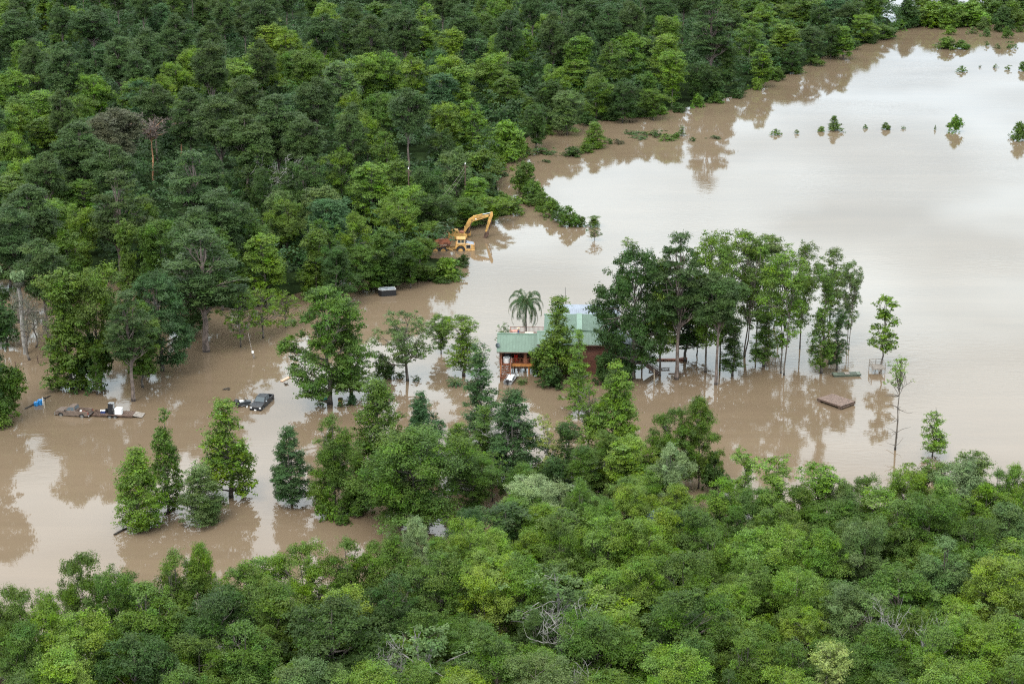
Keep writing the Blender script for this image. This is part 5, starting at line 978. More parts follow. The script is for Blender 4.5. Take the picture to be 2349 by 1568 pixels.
t_ = thing('ice_chest', tq(-1.75, -0.1), R(5), 'blue ice chest with white lid on the flat trailer', 'ice chest')
mb = MB(); mb.box((0, 0, 0.2), (0.75, 0.45, 0.4), bev=0.02); mb.build('chest_body', M_NAVY, t_); mb = MB(); mb.box((0, 0, 0.44), (0.78, 0.48, 0.08), bev=0.02); mb.build('lid', M_WHITE, t_)
t_ = thing('black_bin', tq(-1.15, 0.1), 0, 'small black bin left of the refrigerator', 'bin'); mb = MB(); mb.tube([(0, 0, 0), (0, 0, 0.6)], [0.22, 0.27], 12); mb.build('bin_body', M_BLACK, t_); mb = MB(); mb.tube([(0, 0, 0.6), (0, 0, 0.64)], 0.28, 12); mb.build('lid', M_BLACK, t_)
rg_ = np.random.default_rng(3); mb = MB(); pp = tq(-2.4, 0, 0.36)
for _ in range(14):
    a = Vector((rg_.uniform(-0.7, 0.6), rg_.uniform(-0.7, 0.7), rg_.uniform(0.02, 0.35))); mb.bar(a, a + Vector((rg_.uniform(-0.8, 0.8), rg_.uniform(-0.5, 0.5), rg_.uniform(-0.2, 0.25))), 0.06)
o_ = mb.build('scrap_pile', M_RUST); o_.location = pp; tag(o_, 'tangle of rusty scrap at the trailer\'s hitch end', 'scrap pile')
# small boat trailer
bt = G(563, 930); t_ = thing('boat_trailer', (bt.x, bt.y, -0.05), R(25), 'small silver trailer with a jet ski near the black pickup', 'trailer')
mb = MB()
for y in (-0.45, 0.45): mb.bar((-0.9, y, 0.28), (1.7, y * 0.5, 0.28), 0.08)
for x in (-0.8, -0.1, 0.6, 1.2): mb.bar((x, -0.48, 0.28), (x, 0.48, 0.28), 0.08)
mb.build('frame', M_ALU, t_)
for y in (-0.75, 0.75): wheel(t_, 0.0, y, 0.12, 0.28, 0.16, M_WHITE)
t_ = thing('jet_ski', (bt.x - 0.35, bt.y - 0.15, 0.3), R(25), 'white and black jet ski on the small silver trailer', 'jet ski')
mb = MB(); mb.prism([(-1.1, 0.0), (1.0, 0.0), (1.3, 0.38), (0.7, 0.5), (-1.1, 0.42)], -0.45, 0.45); mb.build('hull', M_GRAT, t_)
mb = MB(); mb.prism([(-0.9, 0.42), (0.1, 0.42), (0.05, 0.72), (-0.85, 0.66)], -0.18, 0.18); mb.build('seat', M_WHITE, t_)
mb = MB(); mb.tube([(-1.0, 0, 0.3), (-1.05, 0, 0.62), (-1.0, 0, 0.95)], [0.42, 0.5, 0.3], 12); mb.build('engine_cover', M_BLACK, t_)
mb = MB(); mb.bar((0.3, -0.32, 0.92), (0.3, 0.32, 0.92), 0.05); mb.bar((0.3, 0, 0.92), (0.5, 0, 0.5), 0.08); mb.build('handlebar', M_BLACK, t_)

# ================================================================ excavator
xc_ = G(1064.4, 546); ex = thing('excavator', (xc_.x, xc_.y, 0), R(4), 'yellow excavator with raised boom at the wood\'s edge', 'excavator')
for y in (-1.2, 1.2):
    mb = MB(); mb.prism([(-3.0, -1.3), (-3.4, -0.9), (-3.2, -0.3), (-2.7, -0.1), (1.6, -0.1), (2.1, -0.3), (2.2, -0.8), (1.8, -1.3)], y - 0.3, y + 0.3); mb.build('track', M_RUST, ex)
mb = MB(); mb.prism([(-3.35, 0.35), (-3.45, 0.7), (-3.3, 1.15), (-2.95, 1.38), (0.0, 1.38), (0.35, 0.95), (0.62, 0.75), (0.62, 0.3), (-2.9, 0.12)], -1.45, 0.55); mb.build('upper_body', M_YEL, ex)
mb = MB(); mb.prism([(-2.9, 1.38), (-2.6, 1.85), (-1.9, 2.05), (-1.3, 1.95), (-1.1, 1.38)], -1.2, 0.3); mb.build('engine_hood', M_YEL, ex)
mb = MB(); mb.prism([(-1.15, 1.38), (-0.75, 1.62), (0.0, 1.62), (0.0, 1.38)], -1.2, 0.2); mb.build('hydraulic_tank', M_BEDD, ex)
mb = MB(); mb.tube([(-2.2, -0.9, 1.9), (-2.2, -0.9, 2.3)], 0.07, 8); mb.build('exhaust', M_RUST, ex)
cabx = MB(); 
for x0, x1 in ((0.2, 0.2), (1.45, 1.25)):
    for y in (0.62, 1.5): cabx.bar((x0, y, 0.35), (x1, y, 2.1), 0.09)
cabx.box((0.75, 1.06, 2.15), (1.25, 1.0, 0.1)); cabx.box((0.82, 1.06, 0.6), (1.3, 0.95, 0.6)); cabx.build('cab', M_YEL, ex)
mb = MB(); mb.box((0.8, 1.06, 1.5), (1.05, 0.8, 1.2)); mb.build('cab_glass', M_GLASS, ex)
def beam2(name, pts, ws, y, m, parent, th=0.38):
    "bent box beam along pts in the x, z plane with depth ws"
    L_, Rr_ = [], []
    for i, (x, z) in enumerate(pts):
        a = pts[max(0, i - 1)]; b_ = pts[min(len(pts) - 1, i + 1)]; dx_, dz_ = b_[0] - a[0], b_[1] - a[1]; l = math.hypot(dx_, dz_); nx, nz = -dz_ / l, dx_ / l
        L_.append((x + nx * ws[i] / 2, z + nz * ws[i] / 2)); Rr_.append((x - nx * ws[i] / 2, z - nz * ws[i] / 2))
    mb = MB(); mb.prism(L_ + Rr_[::-1], y - th / 2, y + th / 2); return mb.build(name, m, parent)
boom = beam2('boom', [(0.05, 1.45), (0.85, 2.95), (1.35, 3.75), (1.95, 4.15), (2.9, 4.32), (4.3, 4.6), (5.35, 4.85)], [0.42, 0.8, 0.98, 0.98, 0.8, 0.62, 0.36], 0, M_YEL, ex)
for q_ in ((1.72, -0.2, 3.9), (5.4, -0.2, 4.85)): mb = MB(); mb.cyl(q_, 0.14, 0.06, 'Y', 10); mb.build('pivot_pin', M_RUST, boom)
mb = MB(); mb.cyl((2.55, -0.195, 4.17), 0.15, 0.02, 'Y', 12); mb.build('emblem', M_WHITE, boom)
mb = MB()
for i, w_ in enumerate((0.16, 0.13, 0.15, 0.1, 0.15)): mb.box((2.98 + i * 0.22, -0.196, 4.27 + i * 0.042), (w_, 0.015, 0.16), Matrix.Rotation(R(-11), 3, 'Y'))
mb.build('boom_lettering', M_RUST, boom)
st = beam2('stick', [(5.95, 5.62), (5.85, 5.0), (5.4, 3.6), (4.95, 2.2), (4.68, 1.3)], [0.42, 0.75, 0.6, 0.42, 0.28], 0, M_YEL, ex, 0.34)
mb = MB(); mb.tube([(1.95, 0, 4.72), (4.0, 0, 5.12)], 0.14, 8); mb.build('stick_ram', M_YEL, ex); mb = MB(); mb.tube([(4.0, 0, 5.12), (5.9, 0, 5.5)], 0.07, 8); mb.build('ram_rod', M_CHROME, ex)
for y in (-0.33, 0.33): mb = MB(); mb.tube([(0.75, y, 1.0), (1.3, y, 2.4)], 0.13, 8); mb.tube([(1.3, y, 2.4), (1.68, y, 3.6)], 0.07, 8); mb.build('boom_ram', M_RUST, ex)
mb = MB(); mb.tube([(5.95, 0, 3.9), (5.45, 0, 2.0)], 0.1, 8); mb.tube([(5.45, 0, 2.0), (5.2, 0, 1.3)], 0.05, 8); mb.build('bucket_ram', M_RUST, ex)
mb = MB(); mb.bar((4.7, -0.15, 1.3), (5.3, -0.15, 1.25), 0.12); mb.bar((4.7, 0.15, 1.3), (5.3, 0.15, 1.25), 0.12); mb.build('linkage', M_RUST, ex)
mb = MB(); mb.prism([(4.5, 1.25), (5.25, 1.25), (5.3, 0.7), (5.05, 0.3), (4.55, -0.1), (4.2, 0.02), (4.35, 0.55)], -0.45, 0.45)
for k in range(4): mb.bar((4.3, -0.36 + k * 0.24, 0.05), (4.05, -0.36 + k * 0.24, -0.1), 0.09)
mb.build('bucket', M_RUST, ex)

# ================================================================ articulated dump truck
dt = G(1056.5, 571.5); du = thing('dump_truck', (dt.x, dt.y, -0.85), R(2), 'yellow articulated dump truck sunk to its axles before the excavator', 'dump truck')
for x in (0.0, -3.6, -5.2):
    for y in (-1.15, 1.15): wheel(du, x, y, 0.85, 0.86, 0.55, M_YELT)
mb = MB(); mb.prism([(1.0, 0.75), (2.9, 0.75), (2.9, 1.85), (2.75, 2.05), (1.1, 2.35), (0.95, 2.25), (-0.95, 2.25), (-1.1, 1.6), (-1.0, 1.2)] + arch(0.0, 0.98, 0.95)[::-1][0:], -1.2, 1.2); mb.build('front_body', M_YELT, du)
mb = MB(); mb.add([(1.05, -0.95, 2.36), (2.8, -0.95, 2.02), (2.8, 0.95, 2.02), (1.05, 0.95, 2.36), (1.2, -0.8, 2.47), (2.6, -0.8, 2.2), (2.6, 0.8, 2.2), (1.2, 0.8, 2.47)], [(3, 2, 1, 0), (4, 5, 6, 7), (0, 1, 5, 4), (1, 2, 6, 5), (2, 3, 7, 6), (3, 0, 4, 7)]); mb.build('hood', M_GALV, du)
mb = MB(); mb.box((1.62, -1.215, 1.72), (1.1, 0.04, 0.85)); g_ = mb.build('side_grille', mat('cream_frame', (0.6, 0.48, 0.34), 0.6), du); mb = MB(); mb.box((1.62, -1.24, 1.72), (0.88, 0.03, 0.66)); mb.build('grille_mesh', M_BLACK, g_)
mb = MB(); mb.box((2.92, 0, 1.4), (0.06, 1.7, 0.9)); mb.build('front_grille', M_BEDD, du)
mb = MB(); mb.box((2.2, 0, 0.9), (1.6, 2.5, 0.25), bev=0.05); mb.build('bumper', M_YELT, du)
mb = MB()
for x in (-0.62, 0.1, 0.78):
    for y in (-0.98, 0.98): mb.bar((x, y, 2.25), (x * 0.97, y * 0.95, 3.15), 0.11)
mb.box((0.07, 0, 2.32), (1.55, 2.05, 0.2)); mb.build('cab', mat('cream_cab', (0.62, 0.47, 0.28), 0.5), du)
mb = MB(); mb.box((0.07, 0, 2.78), (1.36, 1.86, 0.74)); mb.build('cab_glass', M_GLASS, du)
mb = MB(); mb.box((0.1, 0, 3.24), (1.95, 2.15, 0.16), bev=0.06); mb.build('cab_roof', M_YELT, du)
for s_ in (-1, 1): mb = MB(); mb.bar((0.95, s_ * 0.9, 2.4), (1.25, s_ * 1.35, 2.9), 0.04); mb.box((1.25, s_ * 1.38, 2.85), (0.08, 0.2, 0.4)); mb.build('mirror', M_BLACK, du)
mb = MB(); mb.bar((-1.0, -0.45, 1.1), (-6.0, -0.45, 1.35), 0.25, 0.35); mb.bar((-1.0, 0.45, 1.1), (-6.0, 0.45, 1.35), 0.25, 0.35); mb.bar((-1.6, -1.0, 0.95), (-4.4, -1.0, 1.75), 0.16, 0.22); mb.build('chassis', M_YELT, du)
mb = MB(); y0, y1 = -1.35, 1.35
pr = [(-1.7, 3.05), (-2.25, 1.95), (-5.0, 1.55), (-6.6, 2.0), (-6.6, 2.75), (-2.35, 2.75), (-2.0, 3.35)]
for y in (-1.35, 1.25): mb.prism(pr, y, y + 0.1)
mb.slab([(-2.3, -1.3, 1.95), (-2.3, 1.3, 1.95), (-1.7, 1.3, 3.2), (-1.7, -1.3, 3.2)], 0.08); mb.slab([(-5.0, -1.3, 1.6), (-5.0, 1.3, 1.6), (-2.3, 1.3, 1.95), (-2.3, -1.3, 1.95)], 0.06); mb.slab([(-6.6, -1.3, 2.0), (-6.6, 1.3, 2.0), (-5.0, 1.3, 1.6), (-5.0, -1.3, 1.6)], 0.06)
bed = mb.build('dump_bed', M_BEDD, du)
mb = MB()
for i in range(7): mb.bar((-2.7 - i * 0.6, -1.38, 1.9 - i * 0.05 if i < 4 else 1.75), (-2.7 - i * 0.6, -1.38, 2.72), 0.08)
mb.build('bed_ribs', M_BEDD, bed)
cu = bpy.data.curves.new('bed_lettering', 'FONT'); cu.body = 'VOLVO'; cu.size = 0.42; cu.extrude = 0.01; cu.align_x = 'CENTER'; cu.align_y = 'CENTER'; cu.materials.append(mat('pale_lettering', (0.65, 0.5, 0.38), 0.6))
tmp_ = bpy.data.objects.new('tmp', cu); COL.objects.link(tmp_); bpy.context.view_layer.update(); lme = bpy.data.meshes.new_from_object(tmp_); bpy.data.objects.remove(tmp_); lt = link('bed_lettering', lme, bed); lt.location = (-3.6, -1.46, 2.12); lt.rotation_euler = (R(90), 0, 0)
mb = MB(); mb.box((-3.6, -1.41, 2.12), (2.6, 0.04, 0.16)); mb.build('dark_stripe', M_BLACK, bed)

# ================================================================ afloat and standing in the water
ss = G(887, 680); t_ = thing('spa_tub', (ss.x, ss.y + 1.1, 0), R(13), 'black-sided spa tub with pale rim afloat by the wood', 'spa tub')
def hexa(mb, z0, z1, k=0.0): 
    P_ = [(-1.65 - k, -0.35), (-1.2, -1.0 - k), (1.6 + k, -1.0 - k), (1.6 + k, 1.0 + k), (-1.2, 1.0 + k), (-1.65 - k, 0.35)]
    n_ = len(P_); mb.add([(x, y, z0) for x, y in P_] + [(x, y, z1) for x, y in P_], [tuple(range(n_ - 1, -1, -1)), tuple(range(n_, 2 * n_))] + [(i, (i + 1) % n_, n_ + (i + 1) % n_, n_ + i) for i in range(n_)])
mb = MB(); hexa(mb, -0.3, 1.2); mb.build('side_panel', M_BLACK, t_); mb = MB(); hexa(mb, 1.2, 1.27, 0.04); mb.build('rim', mat('pale_rim', (0.4, 0.4, 0.39), 0.5), t_); mb = MB(); hexa(mb, 1.27, 1.31, -0.1); mb.build('cover', M_LID, t_)
cm = G(860, 664); t_ = thing('cement_mixer', (cm.x, cm.y, 0), R(-20), 'rusty cement mixer on a grey frame left of the spa tub', 'cement mixer')
mb = MB(); mb.tube([(-0.1, 0, 0.7), (0.15, 0, 0.95), (0.5, 0, 1.0), (0.85, -0.1, 0.85)], [0.25, 0.5, 0.5, 0.3], 12); mb.build('drum', M_RUST, t_)
mb = MB()
for a in (-0.4, 0.4): mb.bar((-0.6, a, -0.4), (0.1, a * 0.7, 0.9), 0.07); mb.bar((0.6, a, -0.4), (0.1, a * 0.7, 0.9), 0.07)
mb.bar((-0.9, 0, 0.3), (0.4, 0, 0.55), 0.08); mb.build('frame', M_GREYW, t_)
# floating dock
Q = [G(a / 1.0643, b_ / 1.0643, 0.6) for a, b_ in ((1995.2, 972), (2053, 992.3), (2088.1, 979.8), (2032.7, 961.3))]
t_ = thing('floating_dock', (0, 0, 0), 0, 'brown plank dock section floating loose at right', 'dock'); c0 = sum(Q, Vector()) / 4; t_.location = (c0.x, c0.y, 0); Q = [p - Vector((c0.x, c0.y, 0)) for p in Q]
mb = MB(); n = 13
for i in range(n):
    u0, u1 = (i + 0.04) / n, (i + 0.96) / n
    a, b_, c, d_ = Q[0] + (Q[3] - Q[0]) * u0, Q[1] + (Q[2] - Q[1]) * u0, Q[1] + (Q[2] - Q[1]) * u1, Q[0] + (Q[3] - Q[0]) * u1
    mb.slab([a, b_, c, d_], 0.05)
mb.build('deck_planks', mat('worn_dock_boards', (0.135, 0.092, 0.072), 0.8, var=0.3, scale=3), t_)
mb = MB(); dn = Vector((0, 0, -0.13))
for i in range(5): u = i / 4 * 0.94 + 0.03; mb.bar(Q[0] + (Q[1] - Q[0]) * u + dn, Q[3] + (Q[2] - Q[3]) * u + dn, 0.1, 0.2)
mb.bar(Q[1] + dn * 2.4, Q[2] + dn * 2.4, 0.14, 0.16); mb.bar(Q[0] + dn * 2.4, Q[3] + dn * 2.4, 0.14, 0.16); mb.bar(Q[0] + dn, Q[1] + dn, 0.08, 0.2); mb.bar(Q[3] + dn, Q[2] + dn, 0.08, 0.2); mb.build('joists', M_BRW, t_)
mb = MB(); 
for q_ in Q: v = q_ * 0.86; mb.tube([(v.x, v.y, -0.3), (v.x, v.y, 0.3)], 0.28, 10)
mb.build('floats', M_BRW, t_)
def boat(name, loc, rz, L_, B_, hull, label, Hh=0.5, deck=None):
    t_ = thing(name, loc, rz, label, 'boat'); n = 9; st = []
    for i in range(n + 1):
        u = i / n; x = -L_ / 2 + L_ * u; w_ = B_ / 2 * (0.86 + 0.14 * math.sin(u * 2.2)) if u < 0.65 else B_ / 2 * (1 - ((u - 0.65) / 0.35) ** 2 * 0.55); k = 0.22 * max(0, u - 0.6) / 0.4
        st.append([(x, -w_, Hh + k), (x, -w_ * 0.82, k * 1.6 - 0.06), (x, w_ * 0.82, k * 1.6 - 0.06), (x, w_, Hh + k)])
    mb = MB(); V = [p for s_ in st for p in s_] + [(x, y * 0.92, z + 0.05) if j in (1, 2) else (x, y * 0.93, z) for s_ in st for j, (x, y, z) in enumerate(s_)]; o = 4 * (n + 1); F = []
    for i in range(n):
        for j in range(3): F.append((i * 4 + j, i * 4 + j + 1, i * 4 + j + 5, i * 4 + j + 4)); F.append((o + i * 4 + j, o + i * 4 + j + 4, o + i * 4 + j + 5, o + i * 4 + j + 1))
        F.append((i * 4, i * 4 + 4, o + i * 4 + 4, o + i * 4)); F.append((i * 4 + 3, o + i * 4 + 3, o + i * 4 + 7, i * 4 + 7))
    for e_ in (0, n): a = e_ * 4; F += [(a, a + 1, a + 2, a + 3), (o + a, o + a + 1, o + a + 2, o + a + 3), (a, a + 3, o + a + 3, o + a)]
    mb.add(V, F); mb.build('hull', hull, t_)
    for u in (0.3, 0.62): x = -L_ / 2 + L_ * u; mb = MB(); mb.box((x, 0, Hh * 0.62), (0.35, B_ * 0.84, 0.06)); mb.build('bench', deck or hull, t_)
    return t_
sb = G(1171.5, 872.5); t_ = boat('silver_boat', (sb.x, sb.y, 0), R(76), 4.3, 1.7, M_ALU, 'silver aluminium boat moored at the foot of the cabin stairs')
mb = MB(); mb.prism([(-1.0, 0.42), (-0.8, 0.7), (0.2, 0.8), (1.1, 0.72), (1.3, 0.45)], -0.45, 0.45); mb.build('white_cover', M_WHITE, t_); mb = MB(); mb.box((-2.2, 0, 0.65), (0.4, 0.4, 0.5), bev=0.05); mb.bar((-2.3, 0, 0.5), (-2.35, 0, -0.3), 0.14); mb.build('outboard_motor', M_BLACK, t_)
jb = G(1941, 861.5); t_ = thing('flat_boat', (jb.x, jb.y, -0.05), R(5), 'olive flat-bottomed boat lying low in the water before the grove', 'boat')
mb = MB(); mb.prism([(-2.35, 0.35), (-2.15, 0.0), (2.0, -0.05), (2.4, 0.3), (2.4, 0.42), (-2.35, 0.45)], -0.62, 0.62); mb.build('hull', M_GRN, t_)
mb = MB(); mb.box((0.05, -0.66, 0.42), (4.9, 0.08, 0.07)); mb.box((0.05, 0.66, 0.42), (4.9, 0.08, 0.07)); mb.box((-1.9, 0, 0.47), (0.7, 1.2, 0.04)); mb.box((2.0, 0, 0.45), (0.5, 1.2, 0.04)); mb.build('gunwale', mat('pale_olive', (0.10, 0.12, 0.085), 0.5), t_)
mb = MB(); mb.box((0.1, 0, 0.49), (0.8, 0.9, 0.06)); mb.build('bench', M_GREYW, t_)
tb = G(743, 916); t_ = boat('teal_boat', (tb.x, tb.y, 0), R(-20), 1.9, 0.8, M_TEAL, 'small teal boat with black trim under the big spreading tree', 0.35, M_BLACK)
mb = MB(); mb.bar((-0.95, -0.35, 0.38), (-0.95, 0.35, 0.38), 0.12); mb.bar((0.5, -0.3, 0.42), (1.1, 0.0, 0.5), 0.12); mb.build('trim', M_BLACK, t_)
yp = G(781, 922); t_ = thing('yellow_pot', (yp.x, yp.y, -0.1), 0, 'yellow plant pot between the two trunks of the spreading trees', 'plant pot')
mb = MB(); mb.tube([(0, 0, 0), (0, 0, 0.55)], [0.28, 0.42], 14); mb.build('pot', M_MUST, t_); mb = MB(); mb.tube([(0, 0, 0.552), (0, 0, 0.75), (0, 0, 0.85)], [0.4, 0.42, 0.2], 12); mb.build('soil', M_BRW, t_)
# platform at the lone tree
pf = G(2014, 857); t_ = thing('wooden_platform', (pf.x, pf.y, 0), R(2), 'small grey wooden platform with rails beside the lone tree', 'platform')
mb = MB()
for i in range(9): mb.box((0, -0.2 + i * 0.27, 1.0), (2.3, 0.24, 0.06))
mb.build('deck_planks', M_GREYW, t_); mb = MB(); mb.bar((-1.1, -0.3, 0.88), (1.1, -0.3, 0.88), 0.08, 0.18); mb.bar((-1.1, 2.0, 0.88), (1.1, 2.0, 0.88), 0.08, 0.18); mb.bar((-1.1, -0.3, 0.8), (0.0, -0.3, -0.2), 0.08); mb.bar((0.0, -0.3, 0.8), (1.1, -0.3, -0.2), 0.08); mb.build('bracing', M_GREYW, t_)
for x in (-1.1, 0, 1.1):
    for y in (-0.3, 2.0): mb = MB(); mb.bar((x, y, -1), (x, y, 1.0 if y < 0 and x == 0 else 1.9), 0.1); mb.build('post', M_GREYW, t_)
mb = MB()
for z in (1.45, 1.88): mb.bar((-1.1, -0.3, z), (-1.1, 2.0, z), 0.05, 0.08); mb.bar((-1.1, 2.0, z), (1.1, 2.0, z), 0.05, 0.08); mb.bar((1.1, -0.3, z), (1.1, 2.0, z), 0.05, 0.08)
mb.build('railing', M_GREYW, t_)
def flat_thing(name, x, y, L_, w_, h_, rz, m, label, cat, z=0.0, n=1, group=None):
    p = G(x, y); t_ = thing(name, (p.x, p.y, z), R(rz), label, cat, group); mb = MB()
    for i in range(n): mb.box((0, -w_ / 2 + w_ * (i + 0.5) / n, h_ / 2), (L_, w_ / n * 0.93, h_))
    mb.build('boards', m, t_); mb = MB()
    for s_ in (-0.35, 0.35): mb.bar((L_ * s_, -w_ / 2, -0.03), (L_ * s_, w_ / 2, -0.03), 0.09, 0.08)
    mb.build('battens', m, t_); return t_
flat_thing('wood_panel', 655, 870, 2.4, 0.55, 0.08, 62, M_PLK, 'pale pinkish board panel floating above the black pickup', 'board', 0.04, 3)
flat_thing('long_walkway', 1533, 826, 4.6, 0.7, 0.16, 1, M_BEDD, 'long red-brown walkway section floating behind the thick pine', 'walkway', 0.05, 3)
flat_thing('wooden_box', 1567, 826, 1.3, 0.7, 0.42, 38, M_BEDD, 'red-brown wooden box at the right end of the walkway', 'box', 0.0, 3)
for x, y, w_, lab in ((1498, 852, 1.5, 'half-sunk grey bench left of the two, beside the bare post'), (1526, 847, 1.5, 'half-sunk grey bench right of the two, near the thick pine')):
    p = G(x, y); t_ = thing('sunken_bench', (p.x, p.y, 0), R(4), lab, 'bench', 'sunken benches'); mb = MB(); mb.box((0, 0, 0.2), (w_, 0.5, 0.07)); mb.build('seat', M_GREYW, t_)
    for s_ in (-0.6, 0.6): mb = MB(); mb.bar((s_, 0, -0.4), (s_, 0, 0.17), 0.12); mb.build('leg', M_BRW, t_)
flat_thing('floating_beam', 1555, 857.5, 3.2, 0.2, 0.12, 0, M_BRW, 'thin dark beam crossing behind the thick pine\'s base', 'beam', 0.0)
p = G(1501, 879); t_ = thing('bare_post', (p.x, p.y, 0), 0, 'short pale bare post standing in the water right of the cabin', 'post'); mb = MB(); mb.tube([(0, 0, -1), (-0.05, 0, 1.2), (-0.12, 0, 2.5)], [0.13, 0.12, 0.1], 8); mb.build('shaft', M_BEAM if False else mat('pale_post', (0.30, 0.24, 0.17), 0.8, var=0.3), t_)
mb = MB(); mb.tube([(-0.12, 0, 2.5), (-0.12, 0, 2.54)], 0.13, 8); mb.build('cap', M_GREYW, t_)
# poles
p = G(584, 823); e_ = G(569, 763, 0); t_ = thing('meter_pole', (p.x, p.y, 0), 0, 'leaning grey service pole with a white meter box', 'pole')
q2 = G(569, 763.5, 4.6) - p; q2 = Vector((q2.x, q2.y * 0.0 + 0.3, 4.55)); mb = MB(); mb.tube([(0, 0, -1), q2], [0.08, 0.055], 8); mb.build('shaft', M_GREYW, t_)
mb = MB(); v = q2 * 0.27; mb.tube([(v.x, v.y - 0.16, v.z - 0.16), (v.x, v.y - 0.16, v.z + 0.16)], 0.2, 12); mb.build('meter', M_WHITE, t_); mb = MB(); v = q2 * 0.12; mb.box((v.x + 0.05, v.y - 0.12, v.z), (0.25, 0.16, 0.5)); mb.build('meter_box', M_GREYW, t_)
def utility_pole(x, y, H, label):
    p = G(x, y, H); t_ = thing('power_pole', (p.x, p.y, 0), 0, label, 'power pole', 'power poles in the back wood')
    mb = MB(); mb.tube([(0, 0, -1), (0, 0, H)], [0.19, 0.13], 8); mb.build('shaft', M_BRW, t_); mb = MB(); mb.bar((-0.7, 0, H - 0.5), (0.7, 0, H - 0.5), 0.1, 0.12); mb.build('crossarm', M_BRW, t_)
    mb = MB(); mb.tube([(0, 0, H), (0, 0, H + 0.35)], 0.1, 8); mb.build('insulator', M_WHITE, t_); return Vector((p.x, p.y, H - 0.4))
a = utility_pole(1067, 377, 11.5, 'wooden power pole rising from the wood behind the excavator'); b_ = utility_pole(937, 388, 13, 'power pole half hidden in crowns left of the other')
mb = MB(); c = G(985, 470, 5.5)
for A_, B_ in ((a, c), (a - Vector((0, 0, 1.2)), c - Vector((0, 0, 1.0)))): mb.tube([A_ + (B_ - A_) * k / 8 - Vector((0, 0, 1.2 * math.sin(math.pi * k / 8))) for k in range(9)], 0.025, 4)
tag(mb.build('overhead_wire', M_GREYW), 'two thin sagging wires running down left from the power pole', 'wire')
sp_ = G(2034.5, 28); t_ = thing('road_sign', (sp_.x, sp_.y, 0), R(4), 'white square sign on a post in the far flooded gap', 'sign'); mb = MB(); mb.bar((0, 0, -1), (0, 0, 4.6), 0.1); mb.build('post', M_GREYW, t_)
mb = MB(); mb.box((0, -0.09, 4.6), (1.9, 0.06, 1.9)); s_ = mb.build('sign_board', M_WHITE, t_); mb = MB(); mb.box((0, -0.125, 4.6), (0.75, 0.02, 1.2)); mb.build('sign_emblem', mat('slate', (0.12, 0.14, 0.2), 0.6), s_)
# barrels and their posts
for x, y, r, h, lab in ((83, 930, 0.34, 0.75, 'smaller blue barrel floating beside the round thicket'), (92.5, 927, 0.42, 0.9, 'larger blue barrel next to the white pipe')):
    p = G(x, y); t_ = thing('blue_barrel', (p.x, p.y, -0.12), 0, lab, 'barrel', 'blue barrels'); mb = MB(); mb.tube([(0, 0, 0), (0, 0, 0.08), (0, 0, h * 0.5), (0, 0, h - 0.08), (0, 0, h)], [r * 0.9, r, r * 1.04, r, r * 0.9], 14); mb.build('drum', M_BLUE, t_)
    mb = MB(); mb.tube([(0, 0, h), (0, 0, h + 0.04)], r * 0.2, 8); mb.build('bung', M_WHITE, t_)
p = G(98.5, 929); t_ = thing('white_pipe', (p.x, p.y, 0), 0, 'thin white pipe upright beside the blue barrels', 'pipe'); mb = MB(); mb.tube([(0, 0, -0.6), (0.02, 0, 1.3)], 0.08, 8); mb.build('pipe_shaft', M_WHITE, t_); mb = MB(); mb.box((0.28, 0.1, 0.8), (0.26, 0.2, 0.9)); mb.build('black_box', M_BLACK, t_)
p = G(103, 936); t_ = thing('wooden_stake', (p.x, p.y, 0), 0, 'pale wooden stake right of the white pipe', 'stake'); mb = MB(); mb.bar((0, 0, -0.6), (-0.05, 0, 1.5), 0.15); mb.build('stake_shaft', mat('pale_stake', (0.4, 0.33, 0.25), 0.8), t_); mb = MB(); mb.box((-0.05, 0, 1.54), (0.2, 0.2, 0.08)); mb.build('stake_cap', M_GREYW, t_)
def log_thing(x0, y0, x1, y1, r, m, label, name='floating_log'):
    a, b_ = G(x0, y0), G(x1, y1); mb = MB(); d = b_ - a; mb.tube([Vector((0, 0, 0.05)), d * 0.5 + Vector((0, 0, 0.12)), d + Vector((0, 0, 0.1))], [r, r * 0.9, r * 0.6], 8); mb.tube([d * 0.6 + Vector((0, 0, 0.1)), d * 0.7 + Vector((0.1, 0.4, 0.5))], [r * 0.4, r * 0.2], 5)
    o_ = mb.build(name, m); o_.location = a; return tag(o_, label, 'log')
log_thing(58, 938, 116, 908, 0.13, BARK, 'long dark pole floating behind the blue barrels', 'floating_pole'); log_thing(262, 1227, 291, 1212, 0.16, BARK, 'dark log floating at the foot of the bright cone-shaped tree'); log_thing(378, 1180, 402, 1166, 0.2, BARK, 'fallen branch in water under the tall slim tree')
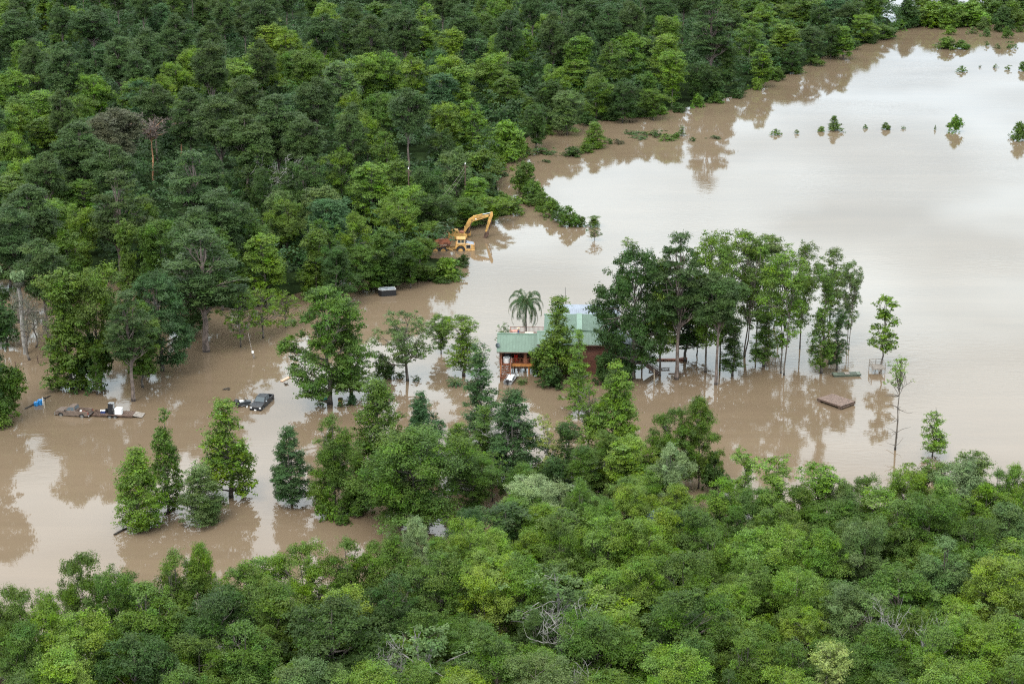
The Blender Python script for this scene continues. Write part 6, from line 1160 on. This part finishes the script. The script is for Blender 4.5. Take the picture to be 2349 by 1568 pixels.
for i, (x, y, lab) in enumerate(((518, 893, 'small dark driftwood clump left above the small silver trailer'), (656, 882, 'tiny dark driftwood just below the pale board'), (1158, 1292 - 405, 'bits of drift near the cabin stairs'))):
    if i == 2: continue
    mb = MB(); rg_ = np.random.default_rng(i)
    for _ in range(9): a = Vector((rg_.uniform(-0.5, 0.5), rg_.uniform(-0.3, 0.3), 0.03)); mb.tube([a, a + Vector((rg_.uniform(-0.6, 0.6), rg_.uniform(-0.3, 0.3), rg_.uniform(0, 0.2)))], 0.07, 5)
    o_ = mb.build('driftwood', BARK); o_.location = G(x, y); tag(o_, lab, 'driftwood', 'bits of driftwood')
# wire fence at left
t_ = thing('wire_fence', G(37, 845), 0, 'sagging wire fence on dark posts under the mossy trees', 'fence'); O_ = G(37, 845); pts = [G(37, 845), G(88, 833), G(140, 822)]
for q_ in pts: mb = MB(); v = q_ - O_; mb.bar((v.x, v.y, -0.6), (v.x - 0.1, v.y, 1.3), 0.12); mb.build('fence_post', M_BRW, t_)
mb = MB()
for z in (0.4, 0.9):
    for q0, q1 in zip(pts, pts[1:]): a, b_ = q0 - O_, q1 - O_; mb.tube([a + (b_ - a) * k / 4 + Vector((0, 0, z - 0.12 * math.sin(math.pi * k / 4))) for k in range(5)], 0.02, 4)
mb.build('fence_wire', M_RUST, t_)
# blue tarp in the front wood
p = G(1489, 1212, 3.6); t_ = thing('blue_tarp', (p.x, p.y, 0), R(10), 'faded blue tarp stretched among the front wood\'s crowns', 'tarp')
mb = MB(); n = 8; V = []
for i in range(n + 1):
    for j in range(n + 1): V.append((-1.9 + 3.8 * i / n, -1.6 + 3.2 * j / n, 5.9 + 0.25 * math.sin(i * 1.1) * math.cos(j * 0.9) - 0.05 * (j - 4) ** 2 * 0.5))
mb.add(V, [(i * (n + 1) + j, (i + 1) * (n + 1) + j, (i + 1) * (n + 1) + j + 1, i * (n + 1) + j + 1) for i in range(n) for j in range(n)]); o_ = mb.build('sheet', M_TARP, t_); md = o_.modifiers.new('thick', 'SOLIDIFY'); md.thickness = 0.03
for x, y in ((-1.8, -1.5), (1.8, -1.5), (-1.8, 1.5), (1.8, 1.5)): mb = MB(); mb.bar((x, y, -1), (x, y, 5.5), 0.08); mb.build('tarp_pole', M_GREYW, t_)
